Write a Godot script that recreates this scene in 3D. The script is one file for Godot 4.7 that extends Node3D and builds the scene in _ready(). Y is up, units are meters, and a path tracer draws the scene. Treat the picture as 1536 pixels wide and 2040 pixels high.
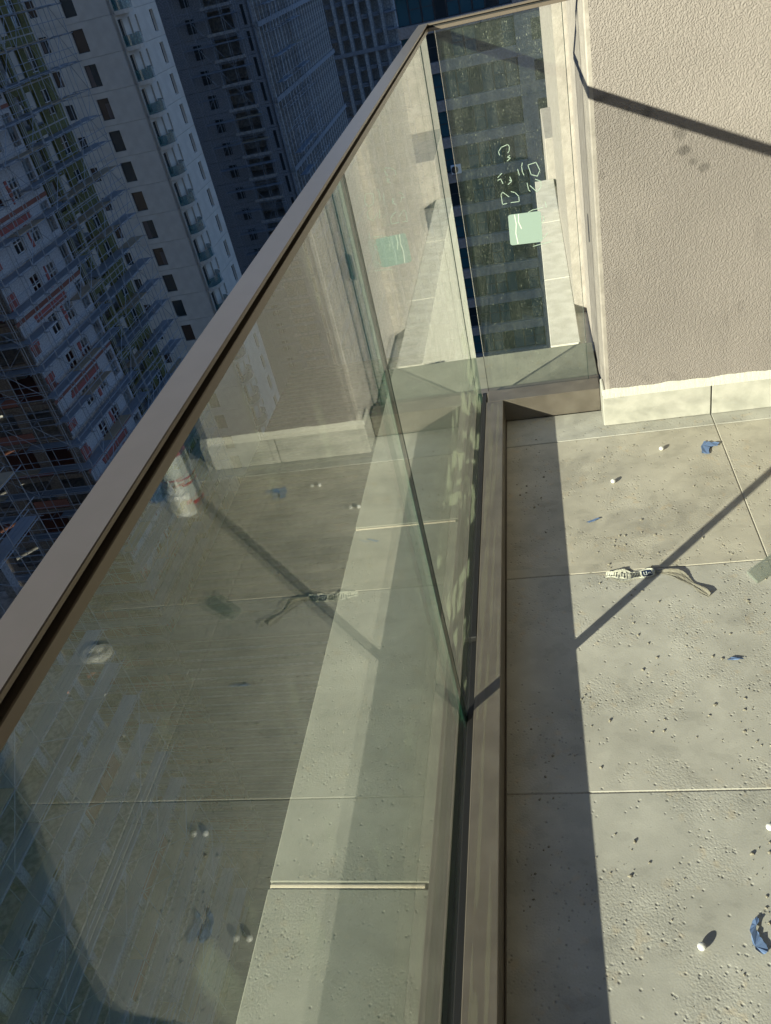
extends Node3D

# ------------------------------------------------------------------ helpers
var rng := RandomNumberGenerator.new()
var mats := {}
var meshes := {}
var taken := {}

func lin(r, g, b, a = 1.0) -> Color:
	var c: Color = Color(r, g, b).linear_to_srgb()
	c.a = a
	return c

func mat(called: String, r: float, g: float, b: float, rough := 0.8, metal := 0.0) -> StandardMaterial3D:
	if mats.has(called):
		return mats[called]
	var m := StandardMaterial3D.new()
	m.resource_name = called
	m.albedo_color = lin(r, g, b)
	m.roughness = rough
	m.metallic = metal
	mats[called] = m
	return m

func noise(seed_value: int, freq: float, octaves := 4, type := FastNoiseLite.TYPE_SIMPLEX_SMOOTH) -> FastNoiseLite:
	var n := FastNoiseLite.new()
	n.seed = seed_value
	n.frequency = freq
	n.noise_type = type
	n.fractal_octaves = octaves
	n.fractal_type = FastNoiseLite.FRACTAL_FBM if octaves > 1 else FastNoiseLite.FRACTAL_NONE
	return n

func noise_bytes(n: FastNoiseLite, w: int, h: int) -> PackedByteArray:
	var im: Image = n.get_image(w, h, false, false, true)
	im.convert(Image.FORMAT_L8)
	return im.get_data()

# mottled triplanar material: colour varies between two tones with a noise ramp, plus fine relief
func mottled(called: String, a: Array, b: Array, rough: float, freq: float, scale: float, bump := 0.0, world := false) -> StandardMaterial3D:
	if mats.has(called):
		return mats[called]
	var m := mat(called, 1, 1, 1, rough)
	m.albedo_color = Color.WHITE
	var t := NoiseTexture2D.new()
	t.width = 512
	t.height = 512
	t.seamless = true
	t.noise = noise(called.hash() % 1000, freq, 5)
	var g := Gradient.new()
	g.set_color(0, lin(a[0], a[1], a[2]))
	g.set_color(1, lin(b[0], b[1], b[2]))
	g.set_offset(0, 0.25)
	g.set_offset(1, 0.75)
	t.color_ramp = g
	m.albedo_texture = t
	m.uv1_triplanar = true
	m.uv1_world_triplanar = world
	m.uv1_scale = Vector3.ONE * scale
	if bump > 0.0:
		var h := NoiseTexture2D.new()
		h.width = 512
		h.height = 512
		h.seamless = true
		h.noise = noise(called.hash() % 1000 + 7, 0.05, 4)
		m.heightmap_enabled = true
		m.heightmap_texture = h
		m.heightmap_scale = bump
	return m

func quad(st: SurfaceTool, a: Vector3, b: Vector3, c: Vector3, d: Vector3, n: Vector3, uv := [Vector2.ZERO, Vector2.ZERO, Vector2.ZERO, Vector2.ZERO]) -> void:
	# a b c d go round the face; the winding is turned so that the front (clockwise) side faces n
	var p := [a, b, c, d]
	var u: Array = uv
	if (b - a).cross(c - a).dot(n) > 0.0:
		p = [a, d, c, b]
		u = [uv[0], uv[3], uv[2], uv[1]]
	for k in [0, 1, 2, 0, 2, 3]:
		st.set_normal(n)
		st.set_uv(u[k])
		st.add_vertex(p[k])

func begin() -> SurfaceTool:
	var st := SurfaceTool.new()
	st.begin(Mesh.PRIMITIVE_TRIANGLES)
	return st

func box_to(st: SurfaceTool, lo: Vector3, hi: Vector3, bevel := 0.0) -> void:
	# a box with chamfered long edges
	if bevel <= 0.0:
		for ax in 3:
			for s in [0, 1]:
				var n := Vector3.ZERO
				n[ax] = 1.0 if s else -1.0
				var i := (ax + 1) % 3
				var j := (ax + 2) % 3
				var q := []
				for k in [[0, 0], [1, 0], [1, 1], [0, 1]]:
					var p := Vector3.ZERO
					p[ax] = hi[ax] if s else lo[ax]
					p[i] = hi[i] if k[0] else lo[i]
					p[j] = hi[j] if k[1] else lo[j]
					q.append(p)
				quad(st, q[0], q[1], q[2], q[3], n)
		return
	var c := (lo + hi) * 0.5
	var e := (hi - lo) * 0.5
	var f := e - Vector3.ONE * bevel
	for ax in 3:
		var i := (ax + 1) % 3
		var j := (ax + 2) % 3
		for s in [-1.0, 1.0]:
			var n := Vector3.ZERO
			n[ax] = s
			var q := []
			for k in [[-1, -1], [1, -1], [1, 1], [-1, 1]]:
				var p := Vector3.ZERO
				p[ax] = s * e[ax]
				p[i] = k[0] * f[i]
				p[j] = k[1] * f[j]
				q.append(c + p)
			quad(st, q[0], q[1], q[2], q[3], n)
		for si in [-1.0, 1.0]:
			for sj in [-1.0, 1.0]:
				var n := Vector3.ZERO
				n[i] = si
				n[j] = sj
				n = n.normalized()
				var q := []
				for k in [[-1, 0], [1, 0], [1, 1], [-1, 1]]:
					var p := Vector3.ZERO
					p[ax] = k[0] * f[ax]
					p[i] = si * (f[i] if k[1] else e[i])
					p[j] = sj * (e[j] if k[1] else f[j])
					q.append(c + p)
				quad(st, q[0], q[1], q[2], q[3], n)
	for sx in [-1.0, 1.0]:
		for sy in [-1.0, 1.0]:
			for sz in [-1.0, 1.0]:
				var s := Vector3(sx, sy, sz)
				var n := s.normalized()
				var a := c + s * Vector3(e.x, f.y, f.z)
				var b := c + s * Vector3(f.x, e.y, f.z)
				var d := c + s * Vector3(f.x, f.y, e.z)
				if (b - a).cross(d - a).dot(n) > 0.0:
					var t := b
					b = d
					d = t
				for p in [a, b, d]:
					st.set_normal(n)
					st.set_uv(Vector2.ZERO)
					st.add_vertex(p)

func bar_to(st: SurfaceTool, a: Vector3, b: Vector3, r: float, sides := 4) -> void:
	var d := (b - a).normalized()
	var s := d.cross(Vector3.UP if absf(d.y) < 0.9 else Vector3.RIGHT).normalized()
	var t := d.cross(s)
	for k in sides:
		var w0 := TAU * k / sides
		var w1 := TAU * (k + 1) / sides
		var p0 := (s * cos(w0) + t * sin(w0)) * r
		var p1 := (s * cos(w1) + t * sin(w1)) * r
		quad(st, a + p0, a + p1, b + p1, b + p0, (p0 + p1).normalized())

func lathe_to(st: SurfaceTool, profile: Array, at: Vector3, sides := 24, squash := 1.0, basis := Basis.IDENTITY) -> void:
	# profile: [radius, height] pairs from the bottom up
	for k in profile.size() - 1:
		var r0: float = profile[k][0]
		var r1: float = profile[k + 1][0]
		var y0: float = profile[k][1]
		var y1: float = profile[k + 1][1]
		for i in sides:
			var w0 := TAU * i / sides
			var w1 := TAU * (i + 1) / sides
			var a := basis * Vector3(cos(w0) * r0, y0, sin(w0) * r0 * squash)
			var b := basis * Vector3(cos(w1) * r0, y0, sin(w1) * r0 * squash)
			var c := basis * Vector3(cos(w1) * r1, y1, sin(w1) * r1 * squash)
			var d := basis * Vector3(cos(w0) * r1, y1, sin(w0) * r1 * squash)
			var wm := (w0 + w1) * 0.5
			var n := basis * Vector3(cos(wm) * (y1 - y0), r0 - r1, sin(wm) * (y1 - y0))
			if n.length() < 1e-9:
				continue
			n = n.normalized()
			if r0 < 1e-6:
				tri(st, at + a, at + c, at + d, n)
			elif r1 < 1e-6:
				tri(st, at + a, at + b, at + c, n)
			else:
				quad(st, at + a, at + b, at + c, at + d, n)

func tri(st: SurfaceTool, a: Vector3, b: Vector3, c: Vector3, n: Vector3) -> void:
	var p := [a, b, c]
	if (b - a).cross(c - a).dot(n) > 0.0:
		p = [a, c, b]
	for v in p:
		st.set_normal(n)
		st.set_uv(Vector2.ZERO)
		st.add_vertex(v)

func part(parent: Node, called: String, m: Mesh, material: Material, where := Transform3D.IDENTITY) -> MeshInstance3D:
	var o := MeshInstance3D.new()
	o.name = called
	o.mesh = m
	o.material_override = material
	parent.add_child(o, true)
	o.transform = where
	return o

func pbox(parent: Node, called: String, lo: Vector3, hi: Vector3, material: Material, bevel := 0.0) -> MeshInstance3D:
	var e := hi - lo
	var key := "box%.4f/%.4f/%.4f/%.4f" % [e.x, e.y, e.z, bevel]
	if not meshes.has(key):
		var st := begin()
		box_to(st, -e * 0.5, e * 0.5, bevel)
		meshes[key] = st.commit()
	return part(parent, called, meshes[key], material, Transform3D(Basis.IDENTITY, (lo + hi) * 0.5))

func numbered(called: String) -> String:
	taken[called] = taken.get(called, -1) + 1
	return called if taken[called] == 0 else "%s_%03d" % [called, taken[called]]

func tag(o: Node, label: String, category := "", group := "", kind := "") -> void:
	if label:
		o.set_meta("label", label)
	if category:
		o.set_meta("category", category)
	if group:
		o.set_meta("group", group)
	if kind:
		o.set_meta("kind", kind)

func thing(called: String, label: String, category: String, at := Vector3.ZERO, group := "", kind := "") -> Node3D:
	var o := Node3D.new()
	o.name = numbered(called)
	add_child(o)
	o.position = at
	tag(o, label, category, group, kind)
	return o

func single(called: String, m: Mesh, material: Material, at: Vector3, label: String, category: String, group := "", kind := "") -> MeshInstance3D:
	var o := part(self, numbered(called), m, material, Transform3D(Basis.IDENTITY, at))
	tag(o, label, category, group, kind)
	return o

# ------------------------------------------------------------------ textures
func floor_textures() -> Array:
	var n := 1024
	var broad := noise_bytes(noise(3, 0.004, 4), n, n)
	var mid := noise_bytes(noise(4, 0.02, 4), n, n)
	var fine := noise_bytes(noise(5, 0.35, 2), n, n)
	var grain := noise_bytes(noise(6, 0.2, 3), n, n)
	var where := noise_bytes(noise(9, 0.006, 3), n, n)
	var drag := noise_bytes(noise(12, 0.03, 3), n, n)
	var scuff := noise(13, 1.0, 3)
	var alb := PackedByteArray()
	var hgt := PackedByteArray()
	alb.resize(n * n * 3)
	hgt.resize(n * n)
	var pits := PackedFloat32Array()
	pits.resize(n * n)
	var r := RandomNumberGenerator.new()
	r.seed = 77
	for k in 5200:
		var cx := r.randi_range(3, n - 4)
		var cy := r.randi_range(3, n - 4)
		if where[cy * n + cx] < 118 and r.randf() < 0.75:
			continue
		var rad := r.randf_range(0.7, 2.4)
		var depth := r.randf_range(0.4, 1.0) * 1.0
		for y in range(-3, 4):
			for x in range(-3, 4):
				var d := sqrt(x * x * r.randf_range(0.8, 1.3) + y * y) / rad
				if d < 1.0:
					var i := (cy + y) * n + cx + x
					pits[i] = depth * (1.0 - d * d)
	for i in n * n:
		var b := broad[i] / 255.0 - 0.5
		var md := mid[i] / 255.0 - 0.5
		var f := fine[i] / 255.0 - 0.5
		var g := grain[i] / 255.0 - 0.5
		var w := clampf((where[i] / 255.0 - 0.46) * 6.0, 0.0, 1.0)
		var v := 0.475 + b * 0.14 + md * 0.07 + f * 0.05
		# wiped cement film and scuffs, dragged across the tiles
		var sc := scuff.get_noise_2d((i % n) * 0.011 + (i / n) * 0.008, (i / n) * 0.016 - (i % n) * 0.007)
		v += 0.03 * smoothstep(0.15, 0.4, sc) * (0.4 + fine[i] / 255.0) - 0.05 * smoothstep(0.28, 0.45, -sc) * (0.3 + grain[i] / 255.0)
		var tan_share := clampf((drag[i] / 255.0 - 0.68) * 3.0, 0.0, 0.5) * w
		var h := 0.5 + f * (0.06 + 0.10 * w) + g * w * 0.16
		var p := pits[i]
		h = clampf(h - p * 0.45, 0.0, 1.0)
		if p > 0.3:
			v *= 1.0 - 0.35 * p
		v = clampf(v, 0.02, 0.9)
		alb[i * 3] = int(pow(v * (1.0 + 0.10 * tan_share), 0.4545) * 255.0)
		alb[i * 3 + 1] = int(pow(v * (0.972 - 0.03 * tan_share), 0.4545) * 255.0)
		alb[i * 3 + 2] = int(pow(v * (0.86 - 0.16 * tan_share), 0.4545) * 255.0)
		hgt[i] = int(h * 255.0)
	var a := Image.create_from_data(n, n, false, Image.FORMAT_RGB8, alb)
	var hh := Image.create_from_data(n, n, false, Image.FORMAT_L8, hgt)
	return [ImageTexture.create_from_image(a), ImageTexture.create_from_image(hh)]

func stucco_textures() -> Array:
	# 1.5 m of wall, u along the wall from its corner, v downwards from 1.5 m
	var n := 1536
	var worm := noise(21, 0.11, 2)
	worm.domain_warp_enabled = true
	worm.domain_warp_amplitude = 10.0
	worm.domain_warp_frequency = 0.06
	var a := noise_bytes(worm, n, n)
	var b := noise_bytes(noise(22, 0.4, 1), n, n)
	var hgt := PackedByteArray()
	hgt.resize(n * n)
	for i in n * n:
		var s := absf(a[i] / 255.0 - 0.5) * 2.0
		hgt[i] = int(clampf(smoothstep(0.02, 0.42, s) * 0.85 + b[i] / 255.0 * 0.15, 0.0, 1.0) * 255.0)
	var m := 512
	var broad := noise_bytes(noise(23, 0.008, 4), m, m)
	var fine := noise_bytes(noise(24, 0.3, 2), m, m)
	var edge := noise_bytes(noise(25, 0.05, 3), m, m)
	var alb := PackedByteArray()
	alb.resize(m * m * 3)
	# smudges seen on the wall: [x from the corner, y, radius x, radius y, strength]
	var smudges := [[0.205, 0.785, 0.016, 0.022, 0.6], [0.216, 0.745, 0.018, 0.012, 0.9], [0.235, 0.716, 0.013, 0.009, 0.6], [0.263, 0.696, 0.014, 0.012, 0.75], [0.03, 0.896, 0.022, 0.010, 0.6], [0.13, 0.842, 0.014, 0.018, 0.55], [0.36, 0.319, 0.014, 0.02, 0.25], [0.08, 0.858, 0.016, 0.012, 0.35], [0.02, 0.72, 0.01, 0.014, 0.3]]
	for y in m:
		for x in m:
			var i := y * m + x
			var wx := x * 1.5 / m
			var wy := 1.5 - y * 1.5 / m
			var v := 1.0 + (broad[i] / 255.0 - 0.5) * 0.16 + (fine[i] / 255.0 - 0.5) * 0.12
			for s in smudges:
				var dx: float = (wx - s[0]) / s[2]
				var dy: float = (wy - s[1]) / s[3]
				var d := dx * dx + dy * dy
				if d < 2.0:
					var k := clampf(1.2 - d + (edge[i] / 255.0 - 0.5) * 1.6, 0.0, 1.0)
					v *= 1.0 - 0.5 * s[4] * k
			alb[i * 3] = int(clampf(pow(0.236 * v, 0.4545), 0.0, 1.0) * 255.0)
			alb[i * 3 + 1] = int(clampf(pow(0.210 * v, 0.4545), 0.0, 1.0) * 255.0)
			alb[i * 3 + 2] = int(clampf(pow(0.196 * v, 0.4545), 0.0, 1.0) * 255.0)
	return [ImageTexture.create_from_image(Image.create_from_data(m, m, false, Image.FORMAT_RGB8, alb)), ImageTexture.create_from_image(Image.create_from_data(n, n, false, Image.FORMAT_L8, hgt))]

# dried wipe marks and dust on a pane: alpha texture; kind 0 = streaks of the wipe, 1 = specks, 2 = smeared foot of the pane
func dust_texture(kind: int, seed_value: int) -> ImageTexture:
	var w := 512
	var h := 512
	var px := PackedByteArray()
	px.resize(w * h * 4)
	var long := noise(seed_value, 1.0, 3)
	var soft := noise_bytes(noise(seed_value + 1, 0.012, 3), w, h)
	var fine := noise_bytes(noise(seed_value + 2, 0.45, 2), w, h)
	var r := RandomNumberGenerator.new()
	r.seed = seed_value
	for y in h:
		for x in w:
			var i := y * w + x
			var a := 0.0
			var s := soft[i] / 255.0
			if kind == 0:
				var st := long.get_noise_2d(x * 0.05, y * 0.004) * 0.5 + 0.5
				a = clampf((st - 0.6) * 0.6, 0.0, 0.12) * smoothstep(0.5, 0.8, s) + (0.008 + 0.05 * maxf(0.0, fine[i] / 255.0 - 0.6))
			elif kind == 1:
				a = 0.006 + 0.035 * s * s + (0.30 if fine[i] > 198 else 0.0) * smoothstep(0.35, 0.6, s)
			else:
				var st := long.get_noise_2d(x * 0.014 + 0.006 * y, y * 0.0022 + x * 0.002) * 0.5 + 0.5
				a = (0.17 * smoothstep(0.50, 0.56, st) * (0.5 + 0.5 * fine[i] / 255.0) + 0.05 * smoothstep(0.44, 0.5, st)) * smoothstep(0.36, 0.6, s) * smoothstep(0.0, 0.35, y / float(h) + (s - 0.5) * 0.7) + 0.03 * fine[i] / 255.0
			px[i * 4] = 218
			px[i * 4 + 1] = 224
			px[i * 4 + 2] = 200
			px[i * 4 + 3] = int(clampf(a, 0.0, 1.0) * 255.0)
	if kind == 1:
		for k in 1500:
			var x := r.randi_range(1, w - 2)
			var y := r.randi_range(1, h - 2)
			var al := int(r.randf_range(0.15, 0.75) * 255.0)
			px[(y * w + x) * 4 + 3] = al
			if r.randf() < 0.25:
				px[(y * w + x + 1) * 4 + 3] = al
				px[((y + 1) * w + x) * 4 + 3] = al
	return ImageTexture.create_from_image(Image.create_from_data(w, h, false, Image.FORMAT_RGBA8, px))

func dust_material(called: String, kind: int, seed_value: int) -> StandardMaterial3D:
	var m := mat(called, 1, 1, 1, 0.9)
	m.albedo_color = Color.WHITE
	m.albedo_texture = dust_texture(kind, seed_value)
	m.transparency = BaseMaterial3D.TRANSPARENCY_ALPHA
	m.cull_mode = BaseMaterial3D.CULL_DISABLED
	m.backlight_enabled = true
	m.backlight = Color(0.75, 0.8, 0.72)
	return m

# ------------------------------------------------------------------ buildings
func holed_wall(width: float, height: float, thick: float, holes: Array) -> ArrayMesh:
	# a wall from (0,0) to (width,height), front at z = 0, with openings [u0, v0, u1, v1]
	var us := [0.0, width]
	var vs := [0.0, height]
	for h in holes:
		for k in [0, 2]:
			if not us.has(h[k]):
				us.append(h[k])
		for k in [1, 3]:
			if not vs.has(h[k]):
				vs.append(h[k])
	us.sort()
	vs.sort()
	var st := begin()
	for i in us.size() - 1:
		for j in vs.size() - 1:
			var cu: float = (us[i] + us[i + 1]) * 0.5
			var cv: float = (vs[j] + vs[j + 1]) * 0.5
			var open := false
			for h in holes:
				if cu > h[0] and cu < h[2] and cv > h[1] and cv < h[3]:
					open = true
			if open:
				continue
			for s in [0.0, -thick]:
				quad(st, Vector3(us[i], vs[j], s), Vector3(us[i + 1], vs[j], s), Vector3(us[i + 1], vs[j + 1], s), Vector3(us[i], vs[j + 1], s), Vector3(0, 0, 1 if s == 0.0 else -1))
	var rims := [[0.0, 0.0, width, height, -1.0]]
	for h in holes:
		rims.append([h[0], h[1], h[2], h[3], 1.0])
	for r in rims:
		var f: float = r[4]
		quad(st, Vector3(r[0], r[1], 0), Vector3(r[0], r[3], 0), Vector3(r[0], r[3], -thick), Vector3(r[0], r[1], -thick), Vector3(f, 0, 0))
		quad(st, Vector3(r[2], r[1], 0), Vector3(r[2], r[3], 0), Vector3(r[2], r[3], -thick), Vector3(r[2], r[1], -thick), Vector3(-f, 0, 0))
		quad(st, Vector3(r[0], r[1], 0), Vector3(r[2], r[1], 0), Vector3(r[2], r[1], -thick), Vector3(r[0], r[1], -thick), Vector3(0, f, 0))
		quad(st, Vector3(r[0], r[3], 0), Vector3(r[2], r[3], 0), Vector3(r[2], r[3], -thick), Vector3(r[0], r[3], -thick), Vector3(0, -f, 0))
	return st.commit()

func frame_mesh(w: float, h: float, columns: int, rows: int, b := 0.06, deep := 0.07) -> ArrayMesh:
	var key := "frame%.2f/%.2f/%d/%d/%.2f" % [w, h, columns, rows, b]
	if not meshes.has(key):
		var st := begin()
		for k in columns + 1:
			var x := w * k / columns
			box_to(st, Vector3(clampf(x - b / 2, 0, w - b), 0, -deep), Vector3(clampf(x - b / 2, 0, w - b) + b, h, 0))
		for k in rows + 1:
			var y := h * k / rows
			for c in columns:
				var x0 := w * c / columns + (b if c == 0 else b / 2) - 0.001
				var x1 := w * (c + 1) / columns - (b if c == columns - 1 else b / 2) + 0.001
				box_to(st, Vector3(x0, clampf(y - b / 2, 0, h - b), -deep + 0.003), Vector3(x1, clampf(y - b / 2, 0, h - b) + b, -0.003))
		meshes[key] = st.commit()
	return meshes[key]

func window_to(parent: Node, face: Transform3D, u: float, v: float, w: float, h: float, columns: int, rows: int, frame: Material, glass: Material, inset := 0.14, called := "window") -> void:
	var o := part(parent, called, frame_mesh(w, h, columns, rows), frame, face * Transform3D(Basis.IDENTITY, Vector3(u, v, -inset)))
	var key := "pane%.2f/%.2f" % [w, h]
	if not meshes.has(key):
		var st := begin()
		box_to(st, Vector3(0.02, 0.02, -0.045), Vector3(w - 0.02, h - 0.02, -0.03))
		meshes[key] = st.commit()
	part(o, "pane", meshes[key], glass)

func facing_z(at: Vector3) -> Transform3D:
	return Transform3D(Basis.IDENTITY, at)

func facing_x(at: Vector3) -> Transform3D:
	# u runs away from us (-z), the front faces +x
	return Transform3D(Basis(Vector3.UP, PI / 2), at)

func scaffold(label: String, face: Transform3D, length: float, y0: float, y1: float, bay: float, lift: float, seed_value: int, gap := 0.3, deep := 0.9, skip := 0.12, rails := 0.8) -> Node3D:
	var o := thing("scaffold", label, "scaffold", face.origin + Vector3(0, y0, 0), "scaffolds on the building sites")
	var loc := Transform3D(face.basis, Vector3.ZERO)
	var r := RandomNumberGenerator.new()
	r.seed = seed_value
	var bays := int(round(length / bay))
	var step := length / bays
	var lifts := int((y1 - y0) / lift)
	var top := lifts * lift
	var poles := begin()
	for k in bays + 1:
		for z in [gap, gap + deep]:
			var x: float = k * step + r.randf_range(-0.05, 0.05)
			bar_to(poles, Vector3(x, 0, z), Vector3(x, top, z), 0.032)
	part(o, "standards", poles.commit(), mats.tube, loc).set_meta("kind", "stuff")
	var ledgers := begin()
	var braces := begin()
	for j in range(1, lifts + 1):
		var y := j * lift
		for z in [gap, gap + deep]:
			bar_to(ledgers, Vector3(-0.4, y - 0.08, z), Vector3(length + r.randf_range(0.1, 0.9), y - 0.08, z), 0.03)
		for g in [0.5, 1.0]:
			if r.randf() < rails:
				bar_to(ledgers, Vector3(-0.2, y + g, gap + deep), Vector3(length + r.randf_range(0.0, 0.5), y + g, gap + deep), 0.026)
		for k in bays + 1:
			bar_to(ledgers, Vector3(k * step, y - 0.05, gap - 0.2), Vector3(k * step, y - 0.05, gap + deep + 0.3), 0.028)
		for k in bays:
			var q := r.randf()
			if q < 0.34:
				bar_to(braces, Vector3(k * step, y, gap + deep), Vector3((k + 1) * step, y - lift, gap + deep), 0.026)
			elif q < 0.55:
				bar_to(braces, Vector3((k + 1) * step, y, gap + deep), Vector3(k * step, y - lift, gap + deep), 0.026)
	part(o, "ledgers", ledgers.commit(), mats.tube, loc).set_meta("kind", "stuff")
	part(o, "braces", braces.commit(), mats.tube, loc).set_meta("kind", "stuff")
	var spans := maxi(1, int(ceil(bays / 2.0)))
	var span := length / spans
	var board := begin()
	for k in 3:
		var z0 := 0.03 + k * (deep - 0.06) / 3.0
		box_to(board, Vector3(0.02, 0, z0), Vector3(span - 0.02, 0.05, z0 + (deep - 0.06) / 3.0 - 0.02))
	var deck := board.commit()
	var made := 0
	for j in range(lifts, 0, -1):
		for k in spans:
			if r.randf() < skip or made >= 290:
				continue
			made += 1
			var at := Vector3(k * span, j * lift - 0.02, gap + r.randf_range(-0.06, 0.06))
			part(o, "deck", deck, mats.deck if r.randf() < 0.8 else mats.deck_wood, loc * Transform3D(Basis(Vector3.BACK, r.randf_range(-0.006, 0.006)), at))
	return o

func _ready() -> void:
	rng.seed = 11
	# ---------------------------------------------------------------- camera, sky, sun, exposure
	var cam := Camera3D.new()
	cam.name = "camera"
	add_child(cam)
	cam.transform = Transform3D(Basis(Vector3(0.97172, -0.20433, -0.11833), Vector3(0.09537, 0.79808, -0.59496), Vector3(0.21601, 0.56685, 0.795)), Vector3(0.16204, 1.31792, 2.27468))
	cam.fov = 63.985
	cam.near = 0.02
	cam.far = 1200.0
	cam.current = true
	var env := Environment.new()
	env.background_mode = Environment.BG_SKY
	env.tonemap_mode = Environment.TONE_MAPPER_LINEAR
	env.tonemap_exposure = 2.2
	env.sdfgi_enabled = true
	env.ssao_enabled = true
	env.ssil_enabled = true
	var sm := ProceduralSkyMaterial.new()
	sm.sky_top_color = Color(0.19, 0.30, 0.46)
	sm.sky_horizon_color = Color(0.47, 0.625, 0.81)
	sm.sky_curve = 0.22
	sm.ground_bottom_color = Color(0.22, 0.21, 0.20)
	sm.ground_horizon_color = Color(0.50, 0.57, 0.63)
	sm.sun_angle_max = 20.0
	var sky := Sky.new()
	sky.sky_material = sm
	env.sky = sky
	var we := WorldEnvironment.new()
	we.name = "world_environment"
	we.environment = env
	add_child(we)
	var sun := DirectionalLight3D.new()
	sun.name = "sun"
	add_child(sun)
	var d := Vector3(2.0, -1.0, -2.16).normalized()
	sun.look_at_from_position(Vector3.ZERO, d, Vector3.UP)
	sun.light_energy = 1.6
	sun.light_color = Color(0.985, 0.978, 0.872)
	sun.light_angular_distance = 0.5
	sun.shadow_enabled = true

	materials()
	city()
	own_tower()
	balcony()
	balustrade()
	litter()
	beside()
	photographer()

func materials() -> void:
	var al := mottled("aluminium", [0.135, 0.118, 0.097], [0.165, 0.145, 0.12], 0.36, 0.012, 1.7, 0.0)
	al.metallic = 0.2
	var rp := mottled("rail_paint", [0.182, 0.150, 0.120], [0.190, 0.157, 0.127], 0.30, 0.03, 2.0, 0.0)
	rp.metallic = 0.4
	mat("gasket", 0.012, 0.012, 0.012, 0.6)
	mat("tube", 0.23, 0.255, 0.28, 0.5, 0.4)
	mat("deck", 0.19, 0.22, 0.255, 0.6, 0.2)
	mat("deck_wood", 0.28, 0.23, 0.16, 0.8)
	mat("frame_dark", 0.03, 0.032, 0.035, 0.4)
	mat("frame_white", 0.5, 0.5, 0.49, 0.5)
	mat("dark_glass", 0.02, 0.03, 0.035, 0.05)
	mat("brown_glass", 0.06, 0.04, 0.03, 0.06)
	mat("curtain", 0.13, 0.10, 0.085, 0.8)
	mat("tower_glass", 0.03, 0.09, 0.11, 0.04)
	mat("white_plastic", 0.75, 0.75, 0.72, 0.35)
	mat("sealant", 0.52, 0.46, 0.34, 0.7)
	mottled("concrete", [0.24, 0.24, 0.235], [0.42, 0.41, 0.39], 0.85, 0.02, 0.21, 0.0)
	mottled("raw_concrete", [0.15, 0.15, 0.148], [0.27, 0.265, 0.255], 0.85, 0.02, 0.21, 0.0)
	mottled("membrane", [0.022, 0.022, 0.02], [0.045, 0.043, 0.038], 0.8, 0.02, 0.15, 0.0)
	mottled("membrane_rib", [0.05, 0.045, 0.035], [0.085, 0.075, 0.055], 0.8, 0.02, 0.3, 0.0)
	mottled("recess_wall", [0.12, 0.095, 0.075], [0.20, 0.165, 0.13], 0.85, 0.03, 0.3, 0.0)
	mottled("cream_wall", [0.50, 0.455, 0.39], [0.56, 0.515, 0.445], 0.8, 0.01, 0.11, 0.0)
	mottled("block_wall", [0.30, 0.305, 0.32], [0.44, 0.445, 0.455], 0.85, 0.03, 0.4, 0.0)
	mottled("red_brick", [0.24, 0.06, 0.05], [0.36, 0.12, 0.10], 0.85, 0.06, 0.7, 0.0)
	mottled("dull_brick", [0.16, 0.06, 0.045], [0.28, 0.12, 0.085], 0.85, 0.06, 0.7, 0.0)
	mottled("green_board", [0.09, 0.095, 0.03], [0.16, 0.16, 0.055], 0.8, 0.02, 0.4, 0.0)
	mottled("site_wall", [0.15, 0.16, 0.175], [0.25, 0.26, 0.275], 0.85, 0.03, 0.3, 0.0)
	mottled("band_stone", [0.27, 0.23, 0.20], [0.35, 0.30, 0.265], 0.8, 0.02, 0.3, 0.0)
	mottled("ground_soil", [0.10, 0.085, 0.07], [0.24, 0.20, 0.16], 0.95, 0.02, 0.05, 0.0)
	mottled("stone", [0.52, 0.50, 0.43], [0.62, 0.60, 0.53], 0.6, 0.02, 1.3, 0.0)
	mottled("render_plain", [0.30, 0.272, 0.245], [0.36, 0.328, 0.297], 0.85, 0.02, 1.5, 0.15)
	mottled("dark_render", [0.17, 0.15, 0.125], [0.21, 0.185, 0.155], 0.85, 0.02, 1.5, 0.15)
	mottled("plaster_bead", [0.50, 0.485, 0.42], [0.66, 0.645, 0.57], 0.9, 0.08, 8.0, 0.12)
	mottled("skirting", [0.38, 0.375, 0.33], [0.46, 0.45, 0.40], 0.55, 0.012, 2.2, 0.03)
	var t := floor_textures()
	for k in 3:
		var m := mat("floor_tile_%d" % k, 1, 1, 1, 0.75)
		m.albedo_color = [Color(1, 1, 1), Color(0.97, 0.975, 0.98), Color(1.0, 0.985, 0.96)][k]
		m.albedo_texture = t[0]
		m.heightmap_enabled = true
		m.heightmap_texture = t[1]
		m.heightmap_scale = 0.32
		m.uv1_triplanar = true
		m.uv1_world_triplanar = true
		m.uv1_scale = Vector3.ONE * 0.8
		m.uv1_offset = Vector3(0.13, 0.0, 0.42) * (k * 0.0 + 1.0)
	var lm: StandardMaterial3D = mats.floor_tile_0.duplicate()
	lm.resource_name = "ledge_stone"
	lm.albedo_color = Color(0.71, 0.725, 0.69)
	lm.heightmap_scale = 0.25
	lm.uv1_offset = Vector3(0.5, 0.0, 0.1)
	mats["ledge_stone"] = lm
	var s := stucco_textures()
	var w := mat("stucco", 1, 1, 1, 0.9)
	w.albedo_color = Color.WHITE
	w.albedo_texture = s[0]
	w.heightmap_enabled = true
	w.heightmap_texture = s[1]
	w.heightmap_scale = 0.18
	var g := mat("glass", 0.06, 0.21, 0.12, 0.0)
	g.albedo_color.a = 0.08
	g.transparency = BaseMaterial3D.TRANSPARENCY_ALPHA
	var g2 := mat("glass_short", 0.12, 0.18, 0.14, 0.0)
	g2.albedo_color.a = 0.045
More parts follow.
